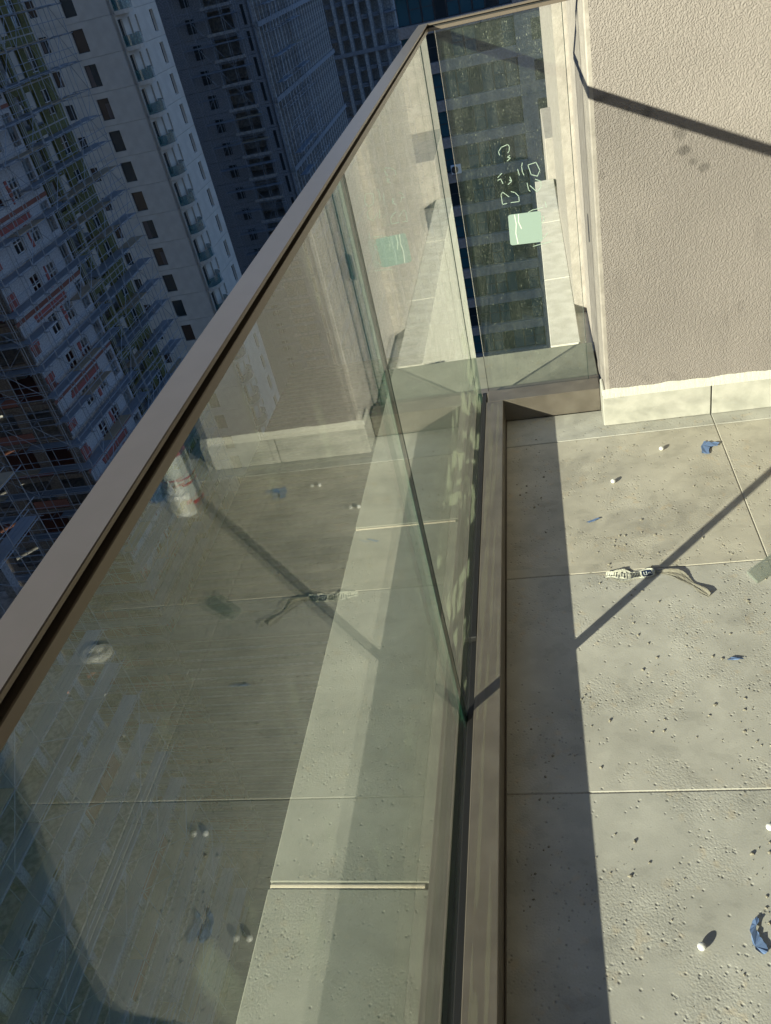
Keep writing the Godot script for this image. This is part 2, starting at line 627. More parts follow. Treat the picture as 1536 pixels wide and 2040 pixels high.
	g2.transparency = BaseMaterial3D.TRANSPARENCY_ALPHA
	mat("glass_edge", 0.006, 0.03, 0.024, 0.25)
	dust_material("dust_wiped", 0, 31)
	dust_material("dust_foot", 2, 41)
	dust_material("dust_specks", 1, 51)

# ------------------------------------------------------------------ the city below
const GROUND := -78.0

func city() -> void:
	var st := begin()
	quad(st, Vector3(-600, 0, -700), Vector3(600, 0, -700), Vector3(600, 0, 500), Vector3(-600, 0, 500), Vector3.UP)
	single("ground", st.commit(), mats.ground_soil, Vector3(0, GROUND, 0), "bare brown building site ground far below the balcony", "ground", "", "structure")
	st = begin()
	box_to(st, Vector3(-9, 0, -300), Vector3(9, 0.02, 300))
	single("road", st.commit(), mat("asphalt", 0.05, 0.05, 0.052, 0.9), Vector3(-18, GROUND + 0.004, 0), "grey street running between the towers far below", "road", "", "structure")
	podium()
	block_house()
	near_wing()
	green_house()
	cream_tower()
	site_tower()
	far_tower()
	glass_house()
	shading_towers()

func storeys(parent: Node, called: String, face: Transform3D, m: Mesh, material: Material, first_y: float, step: float, count: int) -> void:
	for k in count:
		part(parent, called, m, material, face * Transform3D(Basis.IDENTITY, Vector3(0, first_y + k * step, 0)))

func podium() -> void:
	var o := thing("louvred_block", "dark low block with ribbed roof and louvred front between the towers", "building", Vector3(-15.5, GROUND, -59.5))
	var top := -37.0 - GROUND
	pbox(o, "wall", Vector3(-13.4, 0, -21.4), Vector3(13.4, top - 0.3, 21.3), mats.raw_concrete)
	pbox(o, "roof", Vector3(-13.6, top - 0.29, -21.5), Vector3(13.6, top, 21.5), mats.membrane)
	for k in 42:
		pbox(o, "roof_rib", Vector3(-13.5, top + 0.001, -21.2 + k), Vector3(13.5, top + 0.16, -20.9 + k), mats.membrane_rib)
	for k in 40:
		pbox(o, "louvre", Vector3(-13.4, top - 1.0 - k, 21.302), Vector3(13.4, top - 0.55 - k, 21.6), mats.membrane_rib)
	var n := thing("low_annex", "flat dark annex roof at the foot of the near wing", "building", Vector3(-15.5, GROUND, -22.9))
	top = -62.0 - GROUND
	pbox(n, "wall", Vector3(-13.4, 0, -14.7), Vector3(13.4, top - 0.3, 14.4), mats.raw_concrete)
	pbox(n, "roof", Vector3(-13.6, top - 0.29, -14.9), Vector3(13.6, top, 14.5), mats.membrane)
	for k in 28:
		pbox(n, "roof_rib", Vector3(-13.5, top + 0.001, -14.4 + k), Vector3(13.5, top + 0.16, -14.1 + k), mats.membrane_rib)

func block_house() -> void:
	# the white block building in scaffolding: right face at x = -35, front of its recess at z = -46.5
	var o := thing("block_building", "unfinished white block building with red brick patches behind scaffolding", "building", Vector3(-35, GROUND, -46.5))
	var fx := facing_x(Vector3.ZERO)
	var step := 3.0
	var base := fposmod(-20.9 - GROUND, step)
	var count := 34
	var w := 10.3
	var holes := [[8.85, 0.35, 10.0, 2.45], [6.35, 0.4, 7.5, 1.8], [3.75, 0.4, 5.05, 1.85]]
	storeys(o, "storey_wall", fx, holed_wall(w, 2.72, 0.25, holes), mats.block_wall, base, step, count)
	for k in count:
		var y := base + k * step
		for q in [[0.2, 0.35, 1.35, 1.75], [5.7, 0.3, 6.1, 1.85], [2.2, 2.05, 7.2, 2.55]]:
			if q[0] > 2.0 and q[0] < 3.0 and k % 2:
				continue
			# ragged brick courses left uncovered
			for c in 3:
				var h0: float = lerpf(q[1], q[3], c / 3.0)
				var h1: float = lerpf(q[1], q[3], (c + 1) / 3.0)
				var b := pbox(o, "brick_panel", Vector3(0, 0, 0), Vector3(q[2] - q[0] - 0.12 * ((k + c) % 3), h1 - h0, 0.056), mats.red_brick if (k + c) % 4 else mats.dull_brick)
				b.transform = fx * Transform3D(Basis.IDENTITY, Vector3((q[0] + q[2]) / 2 + 0.05 * ((k * 2 + c) % 3), y + (h0 + h1) / 2, 0.032))
		var slab := pbox(o, "floor_slab", Vector3(0, 0, 0), Vector3(14.0, 0.28, w), mats.dull_brick if k % 2 else mats.concrete)
		slab.position = Vector3(-7.0 + 0.05, y - 0.14, -w / 2)
	# recess front facing us
	var fz := facing_z(Vector3(-13.0, 0, 0))
	var front := holed_wall(13.0, 2.72, 0.25, [[10.2, 0.15, 12.3, 2.5], [6.6, 0.15, 9.3, 2.5], [2.5, 0.4, 5.4, 2.4]])
	storeys(o, "storey_wall", fz, front, mats.recess_wall, base, step, count)
	for k in count:
		var y := base + k * step
		pbox(o, "brick_panel", Vector3(-5.9, y + 0.02, 0.01), Vector3(-2.9, y + 0.75, 0.08), mats.dull_brick)
		pbox(o, "slab_edge", Vector3(-13.0, y - 0.26, 0.004), Vector3(0.05, y - 0.02, 0.16), mats.recess_wall)
	pbox(o, "core_wall", Vector3(-13.0, 0, -w), Vector3(-5.0, 102, -5.0), mats.concrete)
	for k in count:
		for q in [[3.75, 0.4, 1.3, 1.45], [6.35, 0.4, 1.15, 1.4]]:
			part(o, "window_frame", frame_mesh(q[2], q[3], 2, 2, 0.07), mats.frame_white, fx * Transform3D(Basis.IDENTITY, Vector3(q[0], base + k * step + q[1], -0.1)))
	scaffold("galvanised tube scaffold on the right face of the white block building", facing_x(Vector3(-35, 0, -45.3)), 11.8, GROUND, 16.0, 2.0, 2.0, 5, 0.35, 1.0, 0.06)
	scaffold("tube scaffold across the recessed front of the block building", facing_z(Vector3(-46.0, 0, -46.5)), 11.6, GROUND, 8.0, 2.3, 2.0, 6, 0.35, 0.9, 0.35)

func near_wing() -> void:
	var o := thing("concrete_wing", "nearest unfinished concrete wing with open storeys below the handrail", "building", Vector3(-30.3, GROUND, -29.7))
	var step := 3.0
	var base := fposmod(1.32 - 1.131 * 33.5 - GROUND, step)
	for k in 30:
		var y := base + k * step
		pbox(o, "floor_slab", Vector3(-15, y - 0.15, 0), Vector3(0, y + 0.15, 46), mats.concrete)
	for z in [0.0, 5.2, 10.4, 15.6, 20.8, 26.0, 31.2, 36.4, 41.6]:
		for x in [-0.6, -7.0]:
			pbox(o, "column", Vector3(x, 0, z + 0.004), Vector3(x + 0.55, base + 29 * step, z + 0.6), mats.site_wall)
	pbox(o, "west_wall", Vector3(-15.4, 0, -0.4), Vector3(-15.05, base + 29 * step, 46.2), mats.raw_concrete)
	var infill := holed_wall(4.4, 2.68, 0.2, [[0.9, 0.9, 2.1, 2.2], [2.7, 0.9, 3.6, 2.2]])
	for k in 30:
		for b in 8:
			if (k * 3 + b * 5) % 7 in [1, 4, 6]:
				part(o, "infill_wall", infill, mats.dull_brick if (k + b) % 3 == 0 else mats.site_wall, facing_x(Vector3(-0.1, base + k * step + 0.16, 5.1 + b * 5.2)))
	pbox(o, "core_wall", Vector3(-15, 0, 0.3), Vector3(-9, base + 29 * step, 45), mats.raw_concrete)
	scaffold("scaffold on the nearest concrete wing, its decks seen through the glass", facing_x(Vector3(-30.3, 0, 14.0)), 46.0, GROUND, -2.0, 2.88, 3.0, 7, 0.4, 1.1, 0.15, 0.25)

func green_house() -> void:
	var o := thing("green_building", "building clad in olive green boards behind scaffolding", "building", Vector3(-36, GROUND, -59))
	var fx := facing_x(Vector3.ZERO)
	var base := 0.6
	var w := 7.0
	storeys(o, "storey_wall", fx, holed_wall(w, 2.9, 0.3, [[0.5, 0.2, 1.7, 2.5], [2.4, 0.2, 3.7, 2.5], [4.7, 0.5, 5.9, 2.3]]), mats.green_board, base, 3.0, 34)
	for k in 34:
		pbox(o, "floor_slab", Vector3(-9, base + k * 3.0 - 0.1, -w), Vector3(-0.01, base + k * 3.0 + 0.0, 0), mats.concrete)
		window_to(o, fx, 4.7, base + k * 3.0 + 0.5, 1.2, 1.8, 2, 2, mats.frame_white, mats.dark_glass, 0.12)
	pbox(o, "core_wall", Vector3(-9, 0, -w), Vector3(-3.5, 102, 0), mats.concrete)
	scaffold("blue grey scaffold with many decks on the olive green building", facing_x(Vector3(-36, 0, -58.0)), 10.0, GROUND, 20.0, 1.75, 2.0, 8, 0.5, 1.25, 0.08)

func cream_tower() -> void:
	var o := thing("cream_tower", "finished cream apartment tower with dark windows and glass balconies", "building", Vector3(-36.4, GROUND, -82.7))
	var step := 3.0
	var base := fposmod(-2.2 - 0.52 - GROUND, step)
	var count := 35
	var fz := facing_z(Vector3(-16.0, 0, 0))
	# u = 16 is the corner at x = -36.4
	var cols := [[11.25, 0.52, 1.27, 1.95], [7.8, 1.17, 0.85, 1.38], [2.2, 0.52, 1.27, 1.95]]
	var holes := []
	for u in cols:
		holes.append([u[0], u[1], u[0] + u[2], u[1] + u[3]])
	storeys(o, "storey_wall", fz, holed_wall(16.0, 2.975, 0.3, holes), mats.cream_wall, base, step, count)
	var fx := facing_x(Vector3.ZERO)
	storeys(o, "storey_wall", fx, holed_wall(11.4, 2.975, 0.3, [[0.4, 0.25, 1.5, 2.45], [2.9, 0.6, 3.35, 2.45], [4.8, 0.6, 5.25, 2.45], [8.9, 0.5, 9.9, 2.5]]), mats.cream_wall, base, step, count)
	var slab := begin()
	# a rounded balcony slab in plan
	var rim := []
	for k in 9:
		var a := PI * k / 8.0
		rim.append(Vector3(sin(a) * 1.15 + 0.0, 0, -2.0 + cos(a) * 1.75))
	for k in 8:
		for yy in [0.0, 0.34]:
			tri(slab, Vector3(0, yy, -2.0), rim[k] + Vector3(0, yy, 0), rim[k + 1] + Vector3(0, yy, 0), Vector3(0, 1 if yy > 0 else -1, 0))
		var nn: Vector3 = (rim[k] + rim[k + 1]) * 0.5 - Vector3(0, 0, -2.0)
		quad(slab, rim[k], rim[k + 1], rim[k + 1] + Vector3(0, 0.34, 0), rim[k] + Vector3(0, 0.34, 0), nn.normalized())
	var slab_mesh := slab.commit()
	var gl := begin()
	for k in 8:
		var nn: Vector3 = ((rim[k] + rim[k + 1]) * 0.5 - Vector3(0, 0, -2.0)).normalized()
		var p: Vector3 = rim[k] - (rim[k] - Vector3(0, 0, -2)) * 0.06
		var q: Vector3 = rim[k + 1] - (rim[k + 1] - Vector3(0, 0, -2)) * 0.06
		quad(gl, p, q, q + Vector3(0, 0.95, 0), p + Vector3(0, 0.95, 0), nn)
		quad(gl, p - nn * 0.02, q - nn * 0.02, q + Vector3(0, 0.95, 0) - nn * 0.02, p + Vector3(0, 0.95, 0) - nn * 0.02, -nn)
	var rail_mesh := gl.commit()
	var bg := mat("balcony_glass", 0.05, 0.16, 0.17, 0.02)
	bg.albedo_color.a = 0.45
	bg.transparency = BaseMaterial3D.TRANSPARENCY_ALPHA
	for k in count:
		var y := base + k * step
		for u in cols:
			var pick: int = (k * 7 + int(u[0]) * 3) % 5
			window_to(o, fz, u[0], y + u[1], u[2], u[3], 1, 1, mats.frame_dark, mats.dark_glass if pick < 3 else mats.brown_glass, 0.16)
			if pick in [1, 4]:
				pbox(o, "curtain", Vector3(u[0] - 16.0 + (0.05 if pick == 1 else u[2] * 0.55), y + u[1] + 0.05, -0.19), Vector3(u[0] - 16.0 + (u[2] * 0.4 if pick == 1 else u[2] - 0.05), y + u[1] + u[3] - (0.05 if pick == 1 else 0.5), -0.185), mats.curtain)
		window_to(o, fx, 0.4, y + 0.25, 1.1, 2.2, 1, 1, mats.frame_dark, mats.dark_glass, 0.2, "balcony_door")
		window_to(o, fx, 2.9, y + 0.6, 0.45, 1.85, 1, 1, mats.frame_dark, mats.dark_glass, 0.2)
		window_to(o, fx, 4.8, y + 0.6, 0.45, 1.85, 1, 1, mats.frame_dark, mats.dark_glass, 0.2)
		window_to(o, fx, 8.9, y + 0.5, 1.0, 2.0, 1, 1, mats.frame_white, mats.dark_glass, 0.24)
		var b := part(o, "balcony", slab_mesh, mats.cream_wall, Transform3D(Basis.IDENTITY, Vector3(0, y - 0.2, 0)))
		part(b, "glass_parapet", rail_mesh, bg, Transform3D(Basis.IDENTITY, Vector3(0, 0.34, 0)))
	pbox(o, "core", Vector3(-15.7, 0, -11.1), Vector3(-0.5, base + count * step, -0.6), mats.concrete)

func site_tower() -> void:
	var o := thing("site_tower", "blue shaded concrete tower under construction behind the cream tower", "building", Vector3(-33, GROUND, -116.0))
	var step := 3.0
	var base := fposmod(1.32 - 0.0409 * 118.3 - 1.5 - GROUND, step)
	var count := 36
	var w := 16.0
	var fz := facing_z(Vector3(-w, 0, 0))
	storeys(o, "storey_wall", fz, holed_wall(w, 2.96, 0.35, [[0.6, 0.2, 1.4, 2.6], [1.8, 0.1, 3.5, 2.5], [7.3, 0.6, 8.5, 2.3], [10.2, 0.15, 13.6, 2.55], [14.9, 0.3, 15.35, 2.6]]), mats.site_wall, base, step, count)
	var fx := facing_x(Vector3.ZERO)
	var holes := []
	for k in 12:
		holes.append([1.2 + k * 3.8, 0.5, 2.6 + k * 3.8, 2.4])
	storeys(o, "storey_wall", fx, holed_wall(47.0, 2.96, 0.3, holes), mats.site_wall, base, step, count)
	for k in 24:
		pbox(o, "pilaster", Vector3(0.002, 0, -0.9 - k * 1.9 - 0.35), Vector3(0.4, base + count * step, -0.9 - k * 1.9), mats.concrete)
	for k in count:
		var y := base + k * step
		pbox(o, "floor_slab", Vector3(-w + 0.3, y - 0.15, -46), Vector3(-0.3, y - 0.01, -0.36), mats.concrete)
		pbox(o, "balcony", Vector3(-14.6, y - 0.2, 0.004), Vector3(-11.8, y + 0.02, 1.5), mats.site_wall)
		pbox(o, "lintel_band", Vector3(-6.2, y - 0.16, 0.004), Vector3(-2.0, y + 0.2, 0.3), mats.concrete)
		window_to(o, fz, 7.3, y + 0.6, 1.2, 1.7, 2, 2, mats.frame_dark, mats.dark_glass, 0.2)
		window_to(o, fz, 14.9, y + 0.3, 0.45, 2.3, 1, 1, mats.frame_dark, mats.dark_glass, 0.2)
		if k % 3 == 0:
			pbox(o, "cornice", Vector3(0.41, y - 0.3, -46.0), Vector3(0.55, y + 0.3, -0.5), mats.site_wall)
	pbox(o, "core_wall", Vector3(-w + 0.4, 0, -40), Vector3(-0.4, base + count * step, -5.0), mats.concrete)
	scaffold("far scaffold hung across the front of the shaded blue tower", facing_z(Vector3(-33 - 9.6, 0, -116.0)), 8.2, GROUND, 25.0, 2.05, 3.0, 9, 0.4, 1.0, 0.2, 0.4)
	scaffold("far scaffold along the receding side of the shaded blue tower", facing_x(Vector3(-32.5, 0, -117.0)), 18.0, GROUND, 25.0, 3.0, 3.0, 10, 0.4, 1.0, 0.4, 0.2)

func far_tower() -> void:
	var o := thing("pier_tower", "farthest grey tower with tall vertical piers and dark open bays", "building", Vector3(-23.6, GROUND, -186.0))
	var step := 3.0
	var w := 17.0
	var count := 36
	var fz := facing_z(Vector3(-w, 0, 0))
	var holes := []
	for k in 7:
		holes.append([0.7 + k * 2.35, 0.35, 2.1 + k * 2.35, 2.6])
	storeys(o, "storey_wall", fz, holed_wall(w, 2.96, 0.5, holes), mats.site_wall, 0.4, step, count)
	for k in 8:
		pbox(o, "pier", Vector3(-w - 0.05 + k * 2.35, 0, 0.004), Vector3(-w + 0.55 + k * 2.35, 0.4 + count * step, 0.55), mats.concrete)
	for k in count:
		pbox(o, "floor_slab", Vector3(-w + 0.5, 0.4 + k * step - 0.2, -20), Vector3(-0.3, 0.4 + k * step - 0.01, -0.51), mats.concrete)
		pbox(o, "balcony", Vector3(-1.9, 0.4 + k * step - 0.15, 0.56), Vector3(0.9, 0.4 + k * step + 0.1, 2.0), mats.site_wall)
		if k % 4 == 0:
			pbox(o, "string_course", Vector3(-w - 0.2, 0.4 + k * step - 0.3, 0.56), Vector3(-2.0, 0.4 + k * step + 0.45, 0.75), mats.site_wall)
	pbox(o, "core_wall", Vector3(-w + 0.5, 0, -19), Vector3(-0.5, 0.4 + count * step, -5), mats.concrete)
	var p := thing("slab_tower", "dim tower filling the gap behind the pier tower", "building", Vector3(-60, GROUND, -250))
	storeys(p, "storey_wall", facing_z(Vector3(-30, 0, 0)), holed_wall(75.0, 2.9, 0.4, [[4, 0.6, 8, 2.3], [12, 0.6, 15, 2.3], [20, 0.6, 24, 2.3], [30, 0.6, 33, 2.3], [38, 0.6, 42, 2.3], [46, 0.6, 49, 2.3], [54, 0.6, 58, 2.3], [64, 0.6, 68, 2.3]]), mats.site_wall, 0.0, 3.0, 42)
	pbox(p, "core_wall", Vector3(-30, 0, -14), Vector3(45, 126, -3), mats.concrete)

func glass_house() -> void:
	var o := thing("glazed_building", "apartment block with beige floor bands and bluish windows beyond the short pane", "building", Vector3(-9.7, GROUND, -75.7))
	var step := 3.0
	var base := fposmod(1.32 - 0.1305 * 78.0 - 0.4 - GROUND, step)
	var count := 36
	var bays := 9
	for k in count:
		var y := base + k * step
		pbox(o, "floor_band", Vector3(0, y, 0.0), Vector3(9.4, y + 0.85, 0.5), mats.band_stone, 0.03)
		for b in bays:
			if b % 4 == 3 and k % 2 == 0:
				continue
			window_to(o, facing_z(Vector3.ZERO), 0.1 + b * 1.03, y + 0.852, 1.0, 2.146, 1, 2 if b % 3 else 1, mats.frame_dark, mats.tower_glass if (k * 5 + b * 3) % 4 else mats.dark_glass, 0.0)
		pbox(o, "floor_slab", Vector3(0.0, y + 0.6, -8), Vector3(9.4, y + 0.8, -0.08), mats.concrete)
	storeys(o, "storey_wall", facing_z(Vector3(9.42, 0, 0.3)), holed_wall(14.0, 2.98, 0.4, [[1.3, 0.9, 2.2, 2.5], [5.2, 0.9, 6.1, 2.5], [9.2, 0.9, 10.1, 2.5]]), mats.band_stone, base, step, count)
	for k in count:
		for u in [1.3, 5.2, 9.2]:
			window_to(o, facing_z(Vector3(9.42, 0, 0.3)), u, base + k * step + 0.9, 0.9, 1.6, 1, 2, mats.frame_dark, mats.dark_glass, 0.2)
	pbox(o, "core_wall", Vector3(0, 0, -12), Vector3(23, base + count * step, -3), mats.concrete)
	# the air conditioner on a balcony band
	var a := thing("air_conditioner", "small white air conditioner unit with round fan on the glazed building", "air conditioner", Vector3(-6.6, 0, -74.9))
	var yy: float = GROUND + base + step * floor((1.32 - 0.22 * 78.0 - GROUND - base) / step) + 0.851
	a.position.y = yy
	pbox(a, "case", Vector3(-0.45, 0, -0.18), Vector3(0.45, 0.75, 0.18), mats.white_plastic, 0.03)
	var st := begin()
	lathe_to(st, [[0.0, 0.0], [0.12, 0.02], [0.27, 0.03], [0.31, 0.03], [0.31, 0.0]], Vector3.ZERO, 20, 1.0, Basis(Vector3.RIGHT, PI / 2))
	part(a, "fan_grille", st.commit(), mats.frame_dark, Transform3D(Basis.IDENTITY, Vector3(-0.1, 0.38, 0.184)))

func shading_towers() -> void:
	# tall neighbours to the left and behind; they keep the sun off the street and let one slot of it through
	for q in [["long_tower", Vector3(-116, GROUND, -150), 170.0, "long tower left of the street that shades the building sites"], ["end_tower", Vector3(-116, GROUND, 28.4), 40.0, "narrower tower behind the near wing that shades the street"]]:
		var o := thing(q[0], q[3], "building", q[1])
		var w: float = q[2]
		var holes := []
		for k in int(w / 6.0):
			holes.append([2.0 + k * 6.0, 0.8, 4.0 + k * 6.0, 2.4])
		var m := holed_wall(w, 4.9, 0.4, holes)
		for k in 29:
			part(o, "storey_wall", m, mats.cream_wall, facing_x(Vector3(6, k * 4.92, w)))
		pbox(o, "core", Vector3(0, 0, 0), Vector3(5.4, 143, w), mats.concrete)
	var e := thing("street_end_block", "wide low block closing the street behind the camera", "building", Vector3(-62, GROUND, 42))
	var hs := []
	for k in 9:
		hs.append([2.0 + k * 6.0, 0.8, 4.0 + k * 6.0, 2.4])
	storeys(e, "storey_wall", facing_z(Vector3.ZERO) * Transform3D(Basis(Vector3.UP, PI), Vector3(57, 0, 0)), holed_wall(57.0, 4.9, 0.4, hs), mats.site_wall, 0.0, 4.92, 17)
	pbox(e, "core", Vector3(0, 0, 0.6), Vector3(57, 83, 16), mats.concrete)

# ------------------------------------------------------------------ our own building
func own_tower() -> void:
	var o := thing("tower_body", "the tower that carries the balcony, below its floor", "building", Vector3(0, 0, 0), "", "structure")
	pbox(o, "wall", Vector3(-0.385, GROUND, -0.395), Vector3(12, -0.12, 14), mats.stone)
	pbox(o, "balcony_slab", Vector3(-0.37, -0.12, -0.38), Vector3(12, -0.012, 14), mats.concrete)

	var so := thing("upper_balcony", "underside of the balcony slab one storey above", "balcony", Vector3(0, 2.8, 0), "", "structure")
	pbox(so, "slab", Vector3(-0.40, 0, -0.41), Vector3(2.89, 0.22, 14), mats.render_plain)
	var up := thing("tower_upper", "upper storeys of the tower rising right of the balcony", "building", Vector3(2.9, -0.1, -4.3), "", "structure")
	pbox(up, "wall", Vector3(0, 0, 0), Vector3(22, 48, 34), mats.render_plain)

func balcony() -> void:
	# ---- floor tiles
	var o := thing("balcony_floor", "grey stone tiled balcony floor with cement spatter", "floor", Vector3.ZERO, "", "structure")
	var xs := [0.0005, 0.5944, 1.1944, 1.7944, 2.3944]
	var zs := [0.0005, 0.1564, 0.7564, 1.3564, 1.9564, 2.5564, 3.1564]
	var j := 0.0014
	var k := 0
	for a in xs.size() - 1:
		for b in zs.size() - 1:
			k += 1
			pbox(o, "tile", Vector3(xs[a] + j, -0.012, zs[b] + j), Vector3(xs[a + 1] - j, rng.randf_range(-0.0004, 0.0004), zs[b + 1] - j), mats["floor_tile_%d" % (k % 3)], 0.0012)
	pbox(o, "grout", Vector3(0.0, -0.011, 0.0), Vector3(2.394, -0.0016, 3.155), mottled("grout", [0.30, 0.28, 0.24], [0.40, 0.38, 0.33], 0.9, 0.05, 6.0, 0.1))
	# ---- the stucco wall with skirting
	var w := thing("stucco_wall", "taupe dragged render wall with pale skirting tiles beside the short pane", "wall", Vector3(0.303, 0, 0.088))
	var st := begin()
	var h := 2.79
	var wid := 0.515
	var uv := func(u, v): return Vector2(u / 1.5, (1.5 - v) / 1.5)
	# textured front from just past the corner
	quad(st, Vector3(0.012, 0, 0), Vector3(wid, 0, 0), Vector3(wid, h, 0), Vector3(0.012, h, 0), Vector3(0, 0, 1), [uv.call(0.012, 0), uv.call(wid, 0), uv.call(wid, h), uv.call(0.012, h)])
	part(w, "render_face", st.commit(), mats.stucco)
	st = begin()
	# smooth corner bead, reveal and far side
	quad(st, Vector3(0.0035, 0, -0.0005), Vector3(0.0125, 0, -0.0002), Vector3(0.0125, h, -0.0002), Vector3(0.0035, h, -0.0005), Vector3(0, 0, 1))
	quad(st, Vector3(0.0, 0, -0.004), Vector3(0.0035, 0, -0.0005), Vector3(0.0035, h, -0.0005), Vector3(0.0, h, -0.004), Vector3(-0.7, 0, 0.7))
	quad(st, Vector3(0, 0, -0.308), Vector3(0, 0, -0.004), Vector3(0, h, -0.004), Vector3(0, h, -0.308), Vector3(-1, 0, 0))
	quad(st, Vector3(0, 0, -0.308), Vector3(wid, 0, -0.308), Vector3(wid, h, -0.308), Vector3(0, h, -0.308), Vector3(0, 0, -1))
	quad(st, Vector3(wid, 0, -0.308), Vector3(wid, 0, 0), Vector3(wid, h, 0), Vector3(wid, h, -0.308), Vector3(1, 0, 0))
	quad(st, Vector3(0, h, -0.308), Vector3(wid, h, -0.308), Vector3(wid, h, 0), Vector3(0, h, 0), Vector3.UP)
	part(w, "smooth_edge", st.commit(), mats.render_plain)
	# skirting: front tiles with an open joint at x = 0.594, one side tile, plaster bead on top
	for q in [[0.2925, 0.5922], [0.5962, 0.826]]:
		pbox(w, "skirting_tile", Vector3(q[0] - 0.303 + (0.0015 if q[0] < 0.4 else 0.0), 0.002, 0.0005), Vector3(q[1] - 0.303, 0.0935, 0.0105), mats.skirting, 0.0012)
	pbox(w, "skirting_tile", Vector3(-0.0105, 0.002, -0.085), Vector3(-0.0005, 0.0935, 0.0075), mats.skirting, 0.0012)
	pbox(w, "joint_filler", Vector3(0.2895, 0.0, 0.0004), Vector3(0.2927, 0.094, 0.006), mats.gasket)
	st = begin()
	var r := RandomNumberGenerator.new()
	r.seed = 8
	var nb := 110
	var prev := []
	for i in nb + 1:
		var x := -0.009 + (wid + 0.012) * i / nb
		var up := 0.1175 + 0.0022 * sin(x * 61.0) * sin(x * 23.0 + 1.0) + r.randf_range(-0.0006, 0.0006)
		var out := 0.0105 + r.randf_range(-0.0003, 0.0003)
		var cur := [Vector3(x, 0.094, out), Vector3(x, 0.094 + (up - 0.094) * 0.55 + r.randf_range(-0.0003, 0.0003), out * 0.8 + r.randf_range(-0.0003, 0.0003)), Vector3(x, up, 0.0006)]
		if i > 0:
			for e in 2:
				var n: Vector3 = -(cur[e] - prev[e]).cross(cur[e + 1] - prev[e])
				n = n.normalized() if n.length() > 0 else Vector3(0, 0, 1)
				if n.z < 0:
					n = -n
				quad(st, prev[e], cur[e], cur[e + 1], prev[e + 1], n)
			quad(st, prev[0], cur[0], Vector3(cur[0].x, 0.094, 0), Vector3(prev[0].x, 0.094, 0), Vector3.DOWN)
		prev = cur
	for e in 1:
		box_to(st, Vector3(-0.0098, 0.094, -0.086), Vector3(-0.0004, 0.111, 0.0), 0.003)
	part(w, "plaster_bead", st.commit(), mats.plaster_bead)
	# ---- the outer ledge of stone slabs
	var l := thing("outer_ledge", "pale stone ledge outside the glass with sealed joints", "ledge", Vector3.ZERO, "", "structure")
	var cuts := [-0.41, 0.5495, 1.555, 2.56, 3.3]
	for i in cuts.size() - 1:
		pbox(l, "slab", Vector3(-0.402, -0.001, cuts[i] + 0.006), Vector3(-0.1185, 0.04, cuts[i + 1] - 0.006), mats.ledge_stone, 0.002)
	pbox(l, "slab", Vector3(-0.1175, -0.001, -0.404), Vector3(0.299, 0.0395, -0.1305), mats.ledge_stone, 0.002)
	for z in [0.5495, 1.555, 2.56]:
		st = begin()
		lathe_to(st, [[0.0058, 0.0], [0.0058, 0.272]], Vector3.ZERO, 12, 1.0, Basis(Vector3.BACK, -PI / 2))
		part(l, "sealant_bead", st.commit(), mats.sealant, Transform3D(Basis.IDENTITY, Vector3(-0.399, 0.034, z)))
	# ---- the facade going on past the short pane
	var f := thing("facade_return", "cream stone facade strip running on behind the short pane", "wall", Vector3(0, 0, 0))
	pbox(f, "reveal_wall", Vector3(0.306, -0.1, -0.75), Vector3(0.8, 2.79, -0.224), mats.render_plain)
	pbox(f, "lower_wall", Vector3(0.164, GROUND, -2.5), Vector3(0.9, 0.0, -0.412), mats.stone)
	for q in [[-1.032, -0.412], [-1.77, -1.035], [-2.5, -1.773]]:
		pbox(f, "coping_slab", Vector3(0.160, 0.0005, q[0]), Vector3(0.2615, 0.04, q[1]), mats.stone, 0.002)
	pbox(f, "upper_wall", Vector3(0.262, 0.0, -1.95), Vector3(0.8, 3.2, -0.752), mats.render_plain)
	pbox(f, "end_block", Vector3(0.232, -0.5, -3.3), Vector3(0.9, 0.25, -2.503), mats.render_plain, 0.004)
	pbox(f, "far_wall", Vector3(0.30, GROUND, -4.3), Vector3(0.9, 3.2, -3.305), mats.render_plain)

